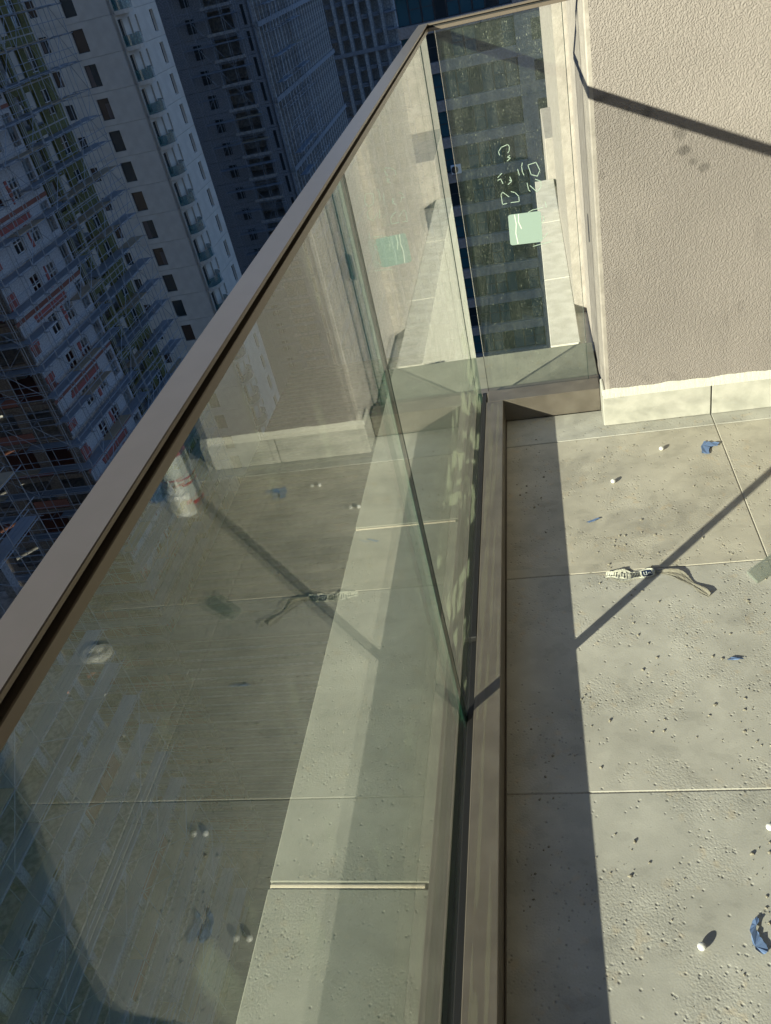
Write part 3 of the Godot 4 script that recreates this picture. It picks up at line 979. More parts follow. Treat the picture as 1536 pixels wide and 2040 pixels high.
func balustrade() -> void:
	var o := thing("glass_balustrade", "frameless green glass balustrade with slim bronze handrail and floor channel", "balustrade")
	var ym := 0.012
	var yt := 1.097
	# panes: [x0, x1, z0, z1]
	var near := pbox(o, "pane", Vector3(-0.079, ym, 1.2285), Vector3(-0.067, yt, 3.2), mats.glass)
	var mid := pbox(o, "pane", Vector3(-0.079, ym, -0.05), Vector3(-0.067, yt, 1.2225), mats.glass)
	var short := pbox(o, "pane", Vector3(-0.046, ym, -0.087), Vector3(0.264, yt, -0.075), mats.glass_short)
	# ground edges of the panes
	var c := near.position
	pbox(near, "ground_edge", Vector3(-0.0682, ym, 1.2270) - c, Vector3(-0.0671, yt, 1.2284) - c, mats.glass_edge)
	c = mid.position
	pbox(mid, "ground_edge", Vector3(-0.0682, ym, 1.2226) - c, Vector3(-0.0671, yt, 1.2240) - c, mats.glass_edge)
	pbox(o, "joint_strip", Vector3(-0.0707, ym, 1.2105), Vector3(-0.0697, yt, 1.2405), mats.glass_edge)
	pbox(mid, "ground_edge", Vector3(-0.0788, ym, -0.0512) - c, Vector3(-0.0672, yt, -0.0501) - c, mats.glass_edge)
	c = short.position
	pbox(short, "ground_edge", Vector3(-0.0472, ym, -0.0868) - c, Vector3(-0.0461, yt, -0.0752) - c, mats.glass_edge)
	pbox(short, "ground_edge", Vector3(0.2641, ym, -0.0868) - c, Vector3(0.2652, yt, -0.0752) - c, mats.glass_edge)
	# dried dirt on the panes, as thin sheets 0.4 mm off the glass
	sheet(near, "dust", Vector3(-0.0794, 0.06, 1.24), Vector3(0, 0, 1.9), Vector3(0, 1.03, 0), Vector3.LEFT, mats.dust_wiped)
	sheet(mid, "dust", Vector3(-0.0794, 0.06, 0.17), Vector3(0, 0, 1.04), Vector3(0, 1.03, 0), Vector3.LEFT, mats.dust_wiped)
	sheet(mid, "dried_smears", Vector3(-0.0666, 0.085, 0.02), Vector3(0, 0, 1.17), Vector3(0, 0.34, 0), Vector3.RIGHT, mats.dust_foot)
	sheet(short, "dust", Vector3(-0.03, 0.09, -0.0874), Vector3(0.29, 0, 0), Vector3(0, 1.0, 0), Vector3.FORWARD, mats.dust_specks)
	writing(short)
	# handrail: cap, dark shadow groove, lower body, mitred at the corner
	var cap := begin()
	box_to(cap, Vector3(-0.0855, 1.1068, -0.0935), Vector3(-0.0605, 1.1105, 3.2), 0.0006)
	box_to(cap, Vector3(-0.0604, 1.1068, -0.0935), Vector3(0.302, 1.1105, -0.0685), 0.0006)
	var rail := part(o, "handrail", cap.commit(), mats.rail_paint)
	var body := begin()
	box_to(body, Vector3(-0.0855, 1.0935, -0.0935), Vector3(-0.0605, 1.1015, 3.2), 0.0006)
	box_to(body, Vector3(-0.0604, 1.0935, -0.0935), Vector3(0.302, 1.1015, -0.0685), 0.0006)
	part(rail, "rail_body", body.commit(), mats.rail_paint)
	var gr := begin()
	box_to(gr, Vector3(-0.081, 1.1016, -0.089), Vector3(-0.0665, 1.1067, 3.2))
	box_to(gr, Vector3(-0.0664, 1.1016, -0.089), Vector3(0.30, 1.1067, -0.0745))
	part(rail, "groove", gr.commit(), mats.gasket)
	# floor channel
	var ch := begin()
	box_to(ch, Vector3(-0.0515, 0.0005, 0.0), Vector3(0.0, 0.0765, 3.2), 0.0012)
	box_to(ch, Vector3(-0.048, 0.0005, -0.0715), Vector3(0.292, 0.0762, -0.0002), 0.0012)
	var inner := part(o, "inner_channel", ch.commit(), mats.aluminium)
	var ds := begin()
	quad(ds, Vector3(-0.046, 0.0769, 0.01), Vector3(-0.003, 0.0769, 0.01), Vector3(-0.003, 0.0769, 3.1), Vector3(-0.046, 0.0769, 3.1), Vector3.UP, [Vector2(0, 0.2), Vector2(0.5, 0.2), Vector2(0.5, 2.2), Vector2(0, 2.2)])
	var cd: StandardMaterial3D = mats.dust_foot.duplicate()
	cd.resource_name = "channel_dust"
	cd.albedo_color = Color(0.9, 0.88, 0.84, 0.7)
	part(inner, "dried_dust", ds.commit(), cd)
	pbox(o, "outer_channel", Vector3(-0.1175, 0.0, -0.128), Vector3(-0.0835, 0.056, 3.2), mats.aluminium, 0.0012)
	pbox(o, "outer_channel", Vector3(-0.083, 0.0, -0.1295), Vector3(0.299, 0.0555, -0.0905), mats.aluminium, 0.0012)
	pbox(o, "channel_bed", Vector3(-0.0834, 0.0, -0.09), Vector3(-0.0481, 0.011, 3.2), mats.gasket)
	pbox(inner, "gasket", Vector3(-0.066, 0.02, -0.07), Vector3(-0.052, 0.0735, 1.02), mats.gasket, 0.002)
	pbox(inner, "gasket", Vector3(-0.066, 0.02, 1.021), Vector3(-0.052, 0.062, 3.2), mats.gasket, 0.002)
	pbox(inner, "caulk_line", Vector3(0.0002, 0.0004, 0.0), Vector3(0.0035, 0.006, 3.2), mat("caulk", 0.09, 0.075, 0.06, 0.7), 0.0008)

func sheet(pane: Node3D, called: String, at: Vector3, u: Vector3, v: Vector3, n: Vector3, material: Material) -> void:
	var st := begin()
	var c := at - pane.position
	quad(st, c, c + u, c + u + v, c + v, n, [Vector2(0, 1), Vector2(1, 1), Vector2(1, 0), Vector2(0, 0)])
	part(pane, called, st.commit(), material)

func writing(pane: Node3D) -> void:
	# felt pen strokes on the short pane; points are metres right of the corner and above the floor
	var strokes := [
		[[0.076, 0.774], [0.074, 0.783], [0.083, 0.793], [0.1, 0.797], [0.104, 0.791], [0.102, 0.78], [0.098, 0.776]],
		[[0.094, 0.756], [0.104, 0.762], [0.095, 0.765], [0.103, 0.769]],
		[[0.064, 0.718], [0.069, 0.722], [0.076, 0.727]], [[0.063, 0.711], [0.071, 0.713], [0.076, 0.700]],
		[[0.089, 0.695], [0.1, 0.702], [0.096, 0.714]], [[0.1, 0.702], [0.094, 0.706]],
		[[0.068, 0.645], [0.08, 0.646]], [[0.068, 0.645], [0.067, 0.671], [0.072, 0.678], [0.079, 0.671], [0.088, 0.662]],
		[[0.091, 0.646], [0.114, 0.645], [0.114, 0.659], [0.105, 0.671], [0.095, 0.675]],
		[[0.119, 0.730], [0.122, 0.714]], [[0.133, 0.744], [0.13, 0.735], [0.131, 0.72], [0.134, 0.712]], [[0.14, 0.69], [0.142, 0.672], [0.146, 0.667]],
		[[0.135, 0.612], [0.15, 0.617]], [[0.14, 0.589], [0.156, 0.597]], [[0.138, 0.549], [0.157, 0.549], [0.168, 0.547]], [[0.163, 0.528], [0.182, 0.546]],
		[[0.139, 0.515], [0.164, 0.518], [0.19, 0.52]], [[0.168, 0.574], [0.176, 0.585], [0.174, 0.595], [0.163, 0.592]], [[0.15, 0.616], [0.175, 0.618]], [[0.183, 0.632], [0.185, 0.617]], [[0.152, 0.566], [0.157, 0.585]],
		[[0.147, 0.736], [0.169, 0.739], [0.177, 0.717], [0.169, 0.703], [0.153, 0.71], [0.147, 0.736]], [[0.163, 0.696], [0.177, 0.688], [0.176, 0.673], [0.164, 0.662], [0.147, 0.682]],
	]
	var st := begin()
	for s in strokes:
		for k in s.size() - 1:
			var a := Vector3(s[k][0], s[k][1], -0.0742) - pane.position
			var b := Vector3(s[k + 1][0], s[k + 1][1], -0.0742) - pane.position
			var dir := (b - a).normalized()
			var side := dir.cross(Vector3(0, 0, 1)) * 0.0009
			quad(st, a - side - dir * 0.0005, a + side - dir * 0.0005, b + side + dir * 0.0005, b - side + dir * 0.0005, Vector3(0, 0, 1))
	part(pane, "handwriting", st.commit(), mat("pen", 0.36, 0.46, 0.39, 0.7))
	# the paper label that the glazier left on the pane
	st = begin()
	var q := [Vector3(0.087, 0.622, -0.0738), Vector3(0.177, 0.606, -0.0738), Vector3(0.163, 0.519, -0.0738), Vector3(0.070, 0.539, -0.0738)]
	q = [Vector3(0.079, 0.614, -0.0738), Vector3(0.169, 0.610, -0.0738), Vector3(0.166, 0.524, -0.0738), Vector3(0.076, 0.528, -0.0738)]
	var ring := []
	for k in 4:
		var p: Vector3 = q[k]
		var a: Vector3 = (q[(k + 3) % 4] - p).normalized() * 0.006
		var b: Vector3 = (q[(k + 1) % 4] - p).normalized() * 0.006
		ring.append_array([p + a, p + a * 0.3 + b * 0.3, p + b])
	var mid := Vector3(0.1225, 0.569, -0.0738)
	for k in ring.size():
		tri(st, mid, ring[k], ring[(k + 1) % ring.size()], Vector3(0, 0, 1))
		tri(st, mid + Vector3(0, 0, -0.0002), ring[k] + Vector3(0, 0, -0.0002), ring[(k + 1) % ring.size()] + Vector3(0, 0, -0.0002), Vector3(0, 0, -1))
	var lab := thing("paper_label", "square pale mint paper label stuck on the short glass pane", "label", Vector3.ZERO)
	part(lab, "paper", st.commit(), mat("label_paper", 0.27, 0.36, 0.32, 0.6))
	st = begin()
	for s in [[[0.097, 0.612], [0.099, 0.585], [0.095, 0.560], [0.098, 0.529]], [[0.108, 0.612], [0.106, 0.59], [0.112, 0.57]]]:
		for k in s.size() - 1:
			var a := Vector3(s[k][0], s[k][1], -0.0734)
			var b := Vector3(s[k + 1][0], s[k + 1][1], -0.0734)
			var side := (b - a).normalized().cross(Vector3(0, 0, 1)) * 0.0012
			quad(st, a - side, a + side, b + side, b - side, Vector3(0, 0, 1))
	part(lab, "glue_trace", st.commit(), mat("glue", 0.7, 0.8, 0.7, 0.6))

# ------------------------------------------------------------------ litter on the tiles
func crumpled(points: Array, width: float, height: float, seed_value: int, rows := 5) -> ArrayMesh:
	# a torn strip of film or paper laid along points, its cross section bent and crinkled, torn edges
	var r := RandomNumberGenerator.new()
	r.seed = seed_value
	var curve := Curve3D.new()
	for p in points:
		curve.add_point(Vector3(p[0], 0, p[1]))
	var n := 36
	var grid := []
	for i in n + 1:
		var t := i / float(n)
		var p := curve.sample_baked(curve.get_baked_length() * t, true)
		var q := curve.sample_baked(minf(curve.get_baked_length() * t + 0.004, curve.get_baked_length()), true)
		var s := curve.sample_baked(maxf(curve.get_baked_length() * t - 0.004, 0.0), true)
		var side := (q - s).normalized().cross(Vector3.UP)
		var wide := width * (0.35 + 0.65 * sin(PI * clampf(t * 0.9 + 0.08, 0, 1))) * (1.0 + 0.3 * sin(t * 13.0 + seed_value) + r.randf_range(-0.08, 0.08))
		var lift := height * (0.4 + 0.6 * absf(sin(t * 6.0 + seed_value))) * r.randf_range(0.85, 1.1)
		var row := []
		for k in rows:
			var f := k / float(rows - 1) - 0.5
			var y := 0.0008 + lift * absf(sin(f * 6.0 + t * 5.0 + seed_value)) * 0.7 + r.randf_range(0.0, 0.0008) + height * 3.2 * maxf(0.0, -f) * (0.6 + 0.4 * sin(t * 8.0))
			row.append(p + side * f * wide + Vector3(0, maxf(y, 0.0008), 0))
		grid.append(row)
	var st := begin()
	st.set_smooth_group(-1)
	for i in n:
		for k in rows - 1:
			for c in [[0, 0], [1, 0], [1, 1], [0, 0], [1, 1], [0, 1]]:
				st.set_uv(Vector2((i + c[0]) / float(n), (k + c[1]) / float(rows - 1)))
				st.add_vertex(grid[i + c[0]][k + c[1]])
	st.generate_normals()
	return st.commit()

func scrap(outline: Array, seed_value: int) -> ArrayMesh:
	# a torn scrap of blue paper: an outline in metres, slightly curled, with a thickness
	var r := RandomNumberGenerator.new()
	r.seed = seed_value
	var flat := PackedVector2Array()
	for k in outline.size():
		var a := Vector2(outline[k][0], outline[k][1])
		var b := Vector2(outline[(k + 1) % outline.size()][0], outline[(k + 1) % outline.size()][1])
		flat.append(a)
		for t in [0.3, 0.65]:
			flat.append(a.lerp(b, t) + Vector2(r.randf_range(-1, 1), r.randf_range(-1, 1)) * a.distance_to(b) * 0.09)
	var idx := Geometry2D.triangulate_polygon(flat)
	var bend := noise(seed_value, 45.0, 2)
	var up := []
	for p in flat:
		up.append(Vector3(p.x, 0.0018 + 0.005 * absf(bend.get_noise_2d(p.x, p.y)) + 0.0015 * r.randf(), p.y))
	var st := begin()
	for k in idx.size() / 3:
		var a: Vector3 = up[idx[k * 3]]
		var b: Vector3 = up[idx[k * 3 + 1]]
		var c: Vector3 = up[idx[k * 3 + 2]]
		var n := (b - a).cross(c - a)
		n = n.normalized() * (1.0 if n.y > 0 else -1.0)
		tri(st, a, b, c, n)
		tri(st, a - Vector3(0, 0.0004, 0), b - Vector3(0, 0.0004, 0), c - Vector3(0, 0.0004, 0), -n)
	return st.commit()

func litter() -> void:
	# foam pellets
	var ball := begin()
	var prof := []
	for k in 9:
		var a := -PI / 2 + PI * k / 8.0
		prof.append([cos(a) * 0.0065, sin(a) * 0.0058 + 0.0058])
	lathe_to(ball, prof, Vector3.ZERO, 14)
	var pellet := ball.commit()
	for q in [[0.433, 0.26, "white foam pellet near the wall, left of the largest blue scrap"], [0.295, 1.63, "white foam pellet nearest the camera, on the open floor"], [0.437, 1.433, "white foam pellet cut by the right edge of the picture"], [0.289, 0.395, "pale crumbly pellet between the floor channel and the wall"]]:
		var o := single("foam_pellet", pellet, mats.white_plastic, Vector3(q[0], 0.0003, q[1]), q[2], "pellet", "foam pellets on the floor")
		o.rotation.y = q[0] * 20.0
	var blue := mottled("blue_paper", [0.10, 0.17, 0.33], [0.19, 0.28, 0.48], 0.8, 0.05, 30.0, 0.0)
	var scraps := [
		[0.556, 0.272, [[-0.024, 0.03], [-0.02, -0.004], [-0.008, -0.03], [0.004, -0.024], [0.03, -0.012], [0.022, 0.002], [0.006, 0.0], [-0.002, 0.014], [-0.004, 0.034]], "largest torn blue scrap, on the tile joint near the wall"],
		[0.225, 0.556, [[-0.020, 0.006], [0.0, -0.003], [0.012, -0.010], [0.016, -0.005], [0.004, 0.003], [-0.012, 0.009]], "thin blue sliver between the channel and the wrapper"],
		[0.378, 1.612, [[0.004, -0.030], [0.007, -0.026], [0.0, -0.012], [0.002, 0.0], [0.010, 0.012], [0.010, 0.022], [0.002, 0.026], [-0.008, 0.020], [-0.010, 0.006], [-0.010, -0.006], [-0.004, -0.020]], "curled blue scrap at the lower right beside a pellet"],
		[0.462, 1.056, [[-0.016, -0.002], [0.0, -0.005], [0.014, -0.003], [0.015, 0.003], [-0.002, 0.002], [-0.014, 0.003]], "small faint blue sliver below the glass offcut"],
	]
	for q in scraps:
		single("blue_scrap", scrap(q[2], int(q[0] * 1000)), blue, Vector3(q[0], 0.0002, q[1]), q[3], "scrap", "blue paper scraps on the floor")
	# torn wrapper: printed half and clear half
	var w := thing("torn_wrapper", "torn strip of printed plastic wrapper lying across the shadow line", "wrapper", Vector3.ZERO)
	var im := Image.create(256, 64, false, Image.FORMAT_RGB8)
	im.fill(Color(0.80, 0.80, 0.74))
	var ink := Color(0.10, 0.12, 0.16)
	for k in 9:
		im.fill_rect(Rect2i(14 + k * 12, 12 + (k % 3) * 6, 4, 26), ink)
		im.fill_rect(Rect2i(12 + k * 12, 12 + (k % 2) * 22, 9, 4), ink)
	im.fill_rect(Rect2i(130, 8, 44, 48), Color(0.16, 0.18, 0.2))
	for k in 6:
		im.fill_rect(Rect2i(133 + k * 7, 10, 2, 44), Color(0.6, 0.6, 0.56))
	im.fill_rect(Rect2i(182, 10, 52, 42), Color(0.07, 0.13, 0.25))
	for g in [[190, 18, 4, 26], [202, 18, 4, 26], [190, 40, 16, 4], [212, 24, 4, 20], [212, 24, 14, 4], [224, 24, 4, 20]]:
		im.fill_rect(Rect2i(g[0], g[1], g[2], g[3]), Color(0.85, 0.87, 0.85))
	var pm := mat("wrapper_print", 1, 1, 1, 0.35)
	pm.albedo_color = Color.WHITE
	pm.albedo_texture = ImageTexture.create_from_image(im)
	pm.cull_mode = BaseMaterial3D.CULL_DISABLED
	part(w, "printed_film", crumpled([[0.235, 0.770], [0.283, 0.779], [0.345, 0.775]], 0.030, 0.0035, 3, 9), pm)
	var cm := mat("clear_film", 0.24, 0.225, 0.18, 0.25)
	part(w, "bare_film", crumpled([[0.343, 0.772], [0.389, 0.785], [0.42, 0.824], [0.447, 0.866]], 0.020, 0.0035, 9, 7), cm)
	# glass offcut at the right edge
	var st := begin()
	var c := [Vector3(0.539, 0, 0.800), Vector3(0.553, 0, 0.836), Vector3(0.64, 0, 0.776), Vector3(0.625, 0, 0.728)]
	for k in 4:
		var a: Vector3 = c[k]
		var b: Vector3 = c[(k + 1) % 4]
		var n := (b - a).cross(Vector3.UP).normalized()
		quad(st, a, b, b + Vector3(0, 0.008, 0), a + Vector3(0, 0.008, 0), -n)
	quad(st, c[0] + Vector3(0, 0.008, 0), c[1] + Vector3(0, 0.008, 0), c[2] + Vector3(0, 0.008, 0), c[3] + Vector3(0, 0.008, 0), Vector3.UP)
	quad(st, c[0], c[1], c[2], c[3], Vector3.DOWN)
	var og := mat("offcut_glass", 0.36, 0.42, 0.36, 0.08)
	og.albedo_color.a = 0.3
	og.transparency = BaseMaterial3D.TRANSPARENCY_ALPHA
	single("glass_offcut", st.commit(), og, Vector3(0, 0.001, 0), "thick clear glass offcut lying at the right edge of the floor", "glass piece")
	# crumbs of cement: nobody could count them
	var cr := begin()
	var r := RandomNumberGenerator.new()
	r.seed = 5
	var patch := noise(61, 3.2, 2)
	var placed := 0
	while placed < 2600:
		var x := r.randf_range(0.03, 1.1)
		var z := r.randf_range(0.12, 2.2)
		if patch.get_noise_2d(x, z) + 0.16 < r.randf() * 0.55 - (0.12 if x > 0.25 and z > 0.55 else 0.0):
			continue
		placed += 1
		var s := 0.0005 + 0.0030 * pow(r.randf(), 6.0)
		var p := Vector3(x, 0.0004, z)
		var ring := []
		for k in 5:
			var a := TAU * k / 5.0 + r.randf() * 0.8
			ring.append(p + Vector3(cos(a) * s * r.randf_range(0.6, 1.5), -0.0004, sin(a) * s * r.randf_range(0.6, 1.5)))
		var top := p + Vector3(r.randf_range(-0.2, 0.2) * s, s * r.randf_range(0.55, 1.0), r.randf_range(-0.2, 0.2) * s)
		var upper := []
		for k in 5:
			upper.append(ring[k].lerp(top, r.randf_range(0.25, 0.5)) + Vector3(0, s * r.randf_range(0.25, 0.5), 0))
		for k in 5:
			var l: int = (k + 1) % 5
			for f in [[ring[k], ring[l], upper[l]], [ring[k], upper[l], upper[k]], [upper[k], upper[l], top]]:
				var n: Vector3 = (f[1] - f[0]).cross(f[2] - f[0])
				n = n.normalized() * (1.0 if n.y > 0 else -1.0)
				tri(cr, f[0], f[1], f[2], n)
	single("cement_crumbs", cr.commit(), mottled("crumb", [0.17, 0.155, 0.12], [0.42, 0.39, 0.31], 0.95, 0.4, 3.0, 0.0), Vector3.ZERO, "scattered crumbs of dried cement over the balcony tiles", "crumbs", "", "stuff")

# ------------------------------------------------------------------ what stands just right of the frame and shows in the glass
func beside() -> void:
	var door := thing("balcony_door", "dark framed balcony door beyond the end of the stucco wall", "door", Vector3(0.835, 0, -0.1))
	pbox(door, "threshold", Vector3(0, 0, -0.06), Vector3(1.5, 0.03, 0.06), mats.frame_dark, 0.003)
	for x in [0.0, 0.72, 1.44]:
		pbox(door, "stile", Vector3(x, 0.03, -0.035), Vector3(x + 0.06, 2.3, 0.035), mats.frame_dark, 0.003)
	pbox(door, "head", Vector3(0, 2.3, -0.035), Vector3(1.5, 2.36, 0.035), mats.frame_dark, 0.003)
	for x in [0.06, 0.78]:
		pbox(door, "pane", Vector3(x, 0.03, -0.012), Vector3(x + 0.66, 2.3, 0.0), mats.dark_glass)
	var hw := thing("house_wall", "plain taupe house wall closing the right side of the balcony", "wall", Vector3(2.395, 0, -0.2))
	pbox(hw, "wall_face", Vector3(0, -0.1, 0), Vector3(0.3, 2.99, 12.0), mats.dark_render)
	pbox(hw, "wall_head", Vector3(-2.08, 2.37, 0.02), Vector3(-0.005, 2.99, 0.28), mats.dark_render)
	# bottles
	var b := thing("glue_bottle", "small white glue bottle with cone nozzle and red label", "bottle", Vector3(0.842, 0, 0.335))
	var st := begin()
	lathe_to(st, [[0.0, 0.001], [0.026, 0.001], [0.028, 0.004], [0.028, 0.068], [0.024, 0.076], [0.012, 0.080], [0.012, 0.084]], Vector3.ZERO, 24, 0.7)
	part(b, "body", st.commit(), mats.white_plastic)
	st = begin()
	lathe_to(st, [[0.0285, 0.016], [0.0285, 0.062]], Vector3.ZERO, 24, 0.7)
	part(b, "label", st.commit(), label_material("glue_label", Color(0.85, 0.84, 0.78), Color(0.62, 0.08, 0.07)))
	st = begin()
	lathe_to(st, [[0.015, 0.083], [0.015, 0.098], [0.008, 0.102], [0.002, 0.128], [0.0, 0.128]], Vector3.ZERO, 18)
	part(b, "nozzle", st.commit(), mats.white_plastic)
	var big := thing("silicone_bottle", "tall pale bottle with red cap and red striped label", "bottle", Vector3(0.865, 0, 0.252))
	st = begin()
	lathe_to(st, [[0.0, 0.001], [0.043, 0.001], [0.045, 0.004], [0.045, 0.17], [0.042, 0.176]], Vector3.ZERO, 28)
	part(big, "body", st.commit(), mat("pale_can", 0.5, 0.52, 0.48, 0.35))
	st = begin()
	lathe_to(st, [[0.0455, 0.004], [0.0455, 0.016]], Vector3.ZERO, 28)
	lathe_to(st, [[0.0455, 0.075], [0.0455, 0.082]], Vector3.ZERO, 28)
	lathe_to(st, [[0.0455, 0.096], [0.0455, 0.101]], Vector3.ZERO, 28)
	part(big, "label_stripes", st.commit(), mat("red_print", 0.42, 0.03, 0.03, 0.5))
	st = begin()
	lathe_to(st, [[0.043, 0.177], [0.044, 0.18], [0.038, 0.235], [0.03, 0.245], [0.0, 0.246]], Vector3.ZERO, 28)
	part(big, "cap", st.commit(), mat("red_plastic", 0.40, 0.03, 0.03, 0.3))
	st = begin()
	# a crumpled blue bag: a lumpy dome
	var n := noise(71, 9.0, 3)
	var rings := []
	for i in 8:
		var row := []
		for k in 20:
			var a := TAU * k / 20.0
			var e := i / 7.0
			var rad := 0.075 * cos(e * PI / 2 * 0.98) * (1.0 + 0.5 * n.get_noise_2d(cos(a) * 0.2 + e * 0.3, sin(a) * 0.2))
			row.append(Vector3(cos(a) * rad, maxf(0.001, 0.09 * sin(e * PI / 2) * (1.0 + 0.4 * n.get_noise_2d(a, e))), sin(a) * rad))
		rings.append(row)
	for i in 7:
		for k in 20:
			var a: Vector3 = rings[i][k]
			var bb: Vector3 = rings[i][(k + 1) % 20]
			var c: Vector3 = rings[i + 1][(k + 1) % 20]
			var dd: Vector3 = rings[i + 1][k]
			var nn := (bb - a).cross(dd - a).normalized()
			if nn.dot(Vector3(a.x, 0.05, a.z)) < 0:
				nn = -nn
			tri(st, a, bb, c, nn)
			tri(st, a, c, dd, nn)
	single("blue_bag", st.commit(), mat("blue_bag", 0.06, 0.11, 0.24, 0.5), Vector3(1.01, 0, 0.18), "crumpled dark blue bag beside the bottles", "bag")
	st = begin()
	lathe_to(st, [[0.009, 0.0], [0.030, 0.0], [0.032, 0.003], [0.031, 0.010], [0.024, 0.014], [0.012, 0.012], [0.009, 0.010], [0.009, 0.0]], Vector3.ZERO, 26)
	single("white_cap", st.commit(), mats.white_plastic, Vector3(0.885, 0.0003, 0.925), "round white plastic cap with a hole lying on the tiles", "cap")

func label_material(called: String, paper: Color, ink: Color) -> StandardMaterial3D:
	var m := mat(called, 1, 1, 1, 0.6)
	m.albedo_color = paper
	return m

# ------------------------------------------------------------------ the photographer, whose shadow falls on the tiles
func photographer() -> void:
	var at := Vector3(0.42, 0, 2.05)
	# bones: [from, to, radius from, radius to] in metres, standing, facing the balustrade (-x), phone held out
	var hip := Vector3(0, 0.93, 0)
	var bones := [
		[Vector3(0, 0.93, 0), Vector3(0, 1.18, 0), 0.135, 0.135], [Vector3(0, 1.18, 0), Vector3(-0.01, 1.40, 0), 0.14, 0.12], [Vector3(-0.01, 1.42, -0.13), Vector3(-0.01, 1.42, 0.13), 0.075, 0.075],
		[Vector3(-0.01, 1.42, 0), Vector3(-0.03, 1.55, 0), 0.06, 0.055],
		[Vector3(0, 0.90, -0.09), Vector3(-0.01, 0.50, -0.12), 0.105, 0.075], [Vector3(-0.01, 0.50, -0.12), Vector3(0.01, 0.09, -0.13), 0.072, 0.06], [Vector3(0.02, 0.045, -0.13), Vector3(-0.17, 0.035, -0.14), 0.042, 0.032],
		[Vector3(0, 0.90, 0.09), Vector3(-0.01, 0.50, 0.12), 0.105, 0.075], [Vector3(-0.01, 0.50, 0.12), Vector3(0.01, 0.09, 0.13), 0.072, 0.06], [Vector3(0.02, 0.045, 0.13), Vector3(-0.17, 0.035, 0.14), 0.042, 0.032],
		[Vector3(-0.01, 1.41, -0.17), Vector3(0.03, 1.14, -0.21), 0.052, 0.042], [Vector3(0.03, 1.14, -0.21), Vector3(-0.04, 0.90, -0.20), 0.04, 0.028],
		[Vector3(-0.01, 1.41, 0.18), Vector3(-0.02, 1.16, 0.26), 0.052, 0.042], [Vector3(-0.02, 1.16, 0.26), Vector3(-0.16, 1.29, 0.31), 0.04, 0.028],
	]
	var o := thing("person", "person in dark clothes holding a phone out over the floor", "person", at)
	part(o, "clothes", net(bones, 0.022, 0.03), mat("dark_cloth", 0.02, 0.021, 0.026, 0.9))
	var head := [[Vector3(-0.04, 1.66, 0), Vector3(-0.045, 1.70, 0), 0.082, 0.085], [Vector3(-0.07, 1.60, 0), Vector3(-0.05, 1.66, 0), 0.05, 0.07], [Vector3(-0.125, 1.655, 0), Vector3(-0.135, 1.635, 0), 0.010, 0.014], [Vector3(-0.03, 1.66, -0.08), Vector3(-0.03, 1.64, -0.082), 0.018, 0.014], [Vector3(-0.03, 1.66, 0.08), Vector3(-0.03, 1.64, 0.082), 0.018, 0.014]]
	part(o, "head", net(head, 0.01, 0.02), mat("skin", 0.42, 0.26, 0.19, 0.6))
	part(o, "hair", net([[Vector3(-0.025, 1.72, 0), Vector3(-0.01, 1.68, 0), 0.092, 0.088]], 0.012, 0.01), mat("hair", 0.02, 0.015, 0.012, 0.7))
	# right hand closed round the phone's far edge, left hand hanging
	var fingers := [[Vector3(-0.16, 1.29, 0.31), Vector3(-0.195, 1.315, 0.295), 0.024, 0.027]]
	for k in 4:
		var y := 1.30 + k * 0.016
		fingers.append([Vector3(-0.20, y, 0.288), Vector3(-0.225, y + 0.004, 0.275 - 0.002 * k), 0.0085, 0.008])
		fingers.append([Vector3(-0.225, y + 0.004, 0.275 - 0.002 * k), Vector3(-0.235, y + 0.006, 0.255), 0.008, 0.007])
	fingers.append([Vector3(-0.185, 1.335, 0.295), Vector3(-0.205, 1.36, 0.27), 0.010, 0.009])
	part(o, "hand", net(fingers, 0.006, 0.006), mats.skin)
	fingers = [[Vector3(-0.04, 0.90, -0.20), Vector3(-0.055, 0.83, -0.20), 0.024, 0.03]]
	for k in 4:
		var x := -0.085 + k * 0.018
		fingers.append([Vector3(x, 0.815, -0.20), Vector3(x - 0.004, 0.775 - 0.004 * (k % 3), -0.196), 0.009, 0.008])
		fingers.append([Vector3(x - 0.004, 0.775 - 0.004 * (k % 3), -0.196), Vector3(x - 0.002, 0.748, -0.186), 0.008, 0.007])
	fingers.append([Vector3(-0.075, 0.855, -0.196), Vector3(-0.105, 0.82, -0.185), 0.011, 0.009])
	part(o, "hand", net(fingers, 0.006, 0.006), mats.skin)
	var ph := thing("phone", "thin dark phone held in the right hand of the person", "phone", Vector3(0.16204, 1.31792, 2.27468) + Vector3(0.21601, 0.56685, 0.795) * 0.012)
	ph.basis = Basis(Vector3(0.97172, -0.20433, -0.11833), Vector3(0.09537, 0.79808, -0.59496), Vector3(0.21601, 0.56685, 0.795))
	pbox(ph, "phone_body", Vector3(-0.02, -0.13, -0.004), Vector3(0.055, 0.022, 0.004), mats.frame_dark, 0.003)

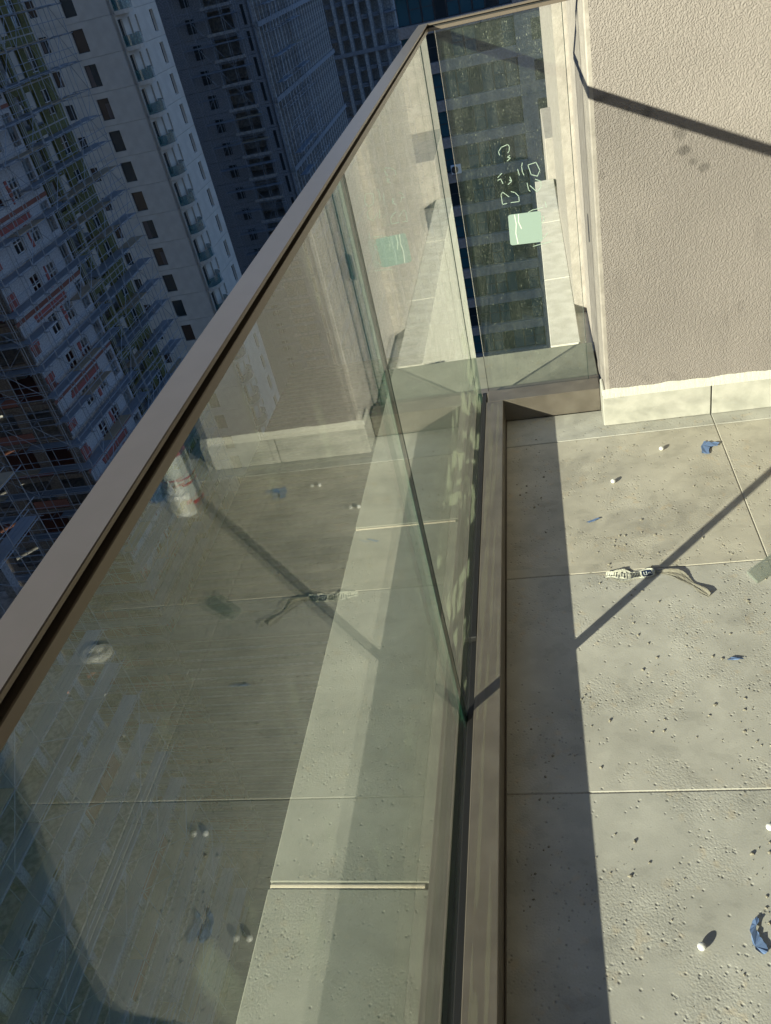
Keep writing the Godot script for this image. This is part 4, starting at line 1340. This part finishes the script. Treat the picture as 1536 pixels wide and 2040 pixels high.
func net(bones: Array, cell: float, blend: float) -> ArrayMesh:
	# surface nets over a smooth union of tapered capsules
	var lo := Vector3.ONE * 99.0
	var hi := -lo
	for b in bones:
		for k in 2:
			var r: Vector3 = Vector3.ONE * (b[2 + k] + cell * 2.5)
			lo = lo.min(b[k] - r)
			hi = hi.max(b[k] + r)
	var n := Vector3i(((hi - lo) / cell).ceil()) + Vector3i.ONE
	var f := PackedFloat32Array()
	f.resize(n.x * n.y * n.z)
	f.fill(1.0)
	for b in bones:
		var pad: float = maxf(b[2], b[3]) + blend + cell * 2.0
		var p0 := Vector3i(((b[0].min(b[1]) - Vector3.ONE * pad - lo) / cell).floor()).clamp(Vector3i.ZERO, n - Vector3i.ONE)
		var p1 := Vector3i(((b[0].max(b[1]) + Vector3.ONE * pad - lo) / cell).ceil()).clamp(Vector3i.ZERO, n - Vector3i.ONE)
		var ab: Vector3 = b[1] - b[0]
		var l2 := ab.length_squared()
		for x in range(p0.x, p1.x + 1):
			for y in range(p0.y, p1.y + 1):
				for z in range(p0.z, p1.z + 1):
					var p := lo + Vector3(x, y, z) * cell
					var t := clampf((p - b[0]).dot(ab) / l2, 0.0, 1.0)
					var dd := p.distance_to(b[0] + ab * t) - lerpf(b[2], b[3], t)
					var i := (x * n.y + y) * n.z + z
					var h := clampf(0.5 + 0.5 * (f[i] - dd) / blend, 0.0, 1.0)
					f[i] = lerpf(f[i], dd, h) - blend * h * (1.0 - h)
	var at := {}
	var st := begin()
	var stride := [n.y * n.z, n.z, 1]
	var verts := PackedVector3Array()
	for x in n.x - 1:
		for y in n.y - 1:
			for z in n.z - 1:
				var i := (x * n.y + y) * n.z + z
				var sum := Vector3.ZERO
				var cnt := 0
				for e in 12:
					var ax := e / 4
					var o1 := (e % 4) & 1
					var o2 := (e % 4) >> 1
					var c := Vector3i.ZERO
					c[(ax + 1) % 3] = o1
					c[(ax + 2) % 3] = o2
					var a := f[i + c.x * stride[0] + c.y * stride[1] + c.z]
					var g := f[i + c.x * stride[0] + c.y * stride[1] + c.z + stride[ax]]
					if (a < 0.0) != (g < 0.0):
						var v := Vector3(c)
						v[ax] += a / (a - g)
						sum += v
						cnt += 1
				if cnt:
					at[i] = verts.size()
					verts.append(lo + (Vector3(x, y, z) + sum / cnt) * cell)
	st.set_smooth_group(0)
	for v in verts:
		st.add_vertex(v)
	for i in at:
		var x: int = i / stride[0]
		var y: int = (i / n.z) % n.y
		var z: int = i % n.z
		for ax in 3:
			var b: int = (ax + 1) % 3
			var c: int = (ax + 2) % 3
			var pos := [x, y, z]
			if pos[b] < 1 or pos[c] < 1:
				continue
			var s0 := f[i] < 0.0
			var s1: bool = f[i + stride[ax]] < 0.0
			if s0 == s1:
				continue
			var q := [i, i - stride[b], i - stride[b] - stride[c], i - stride[c]]
			if not (at.has(q[1]) and at.has(q[2]) and at.has(q[3])):
				continue
			var order := [0, 2, 1, 0, 3, 2] if s0 else [0, 1, 2, 0, 2, 3]
			for k in order:
				st.add_index(at[q[k]])
	st.generate_normals()
	return st.commit()
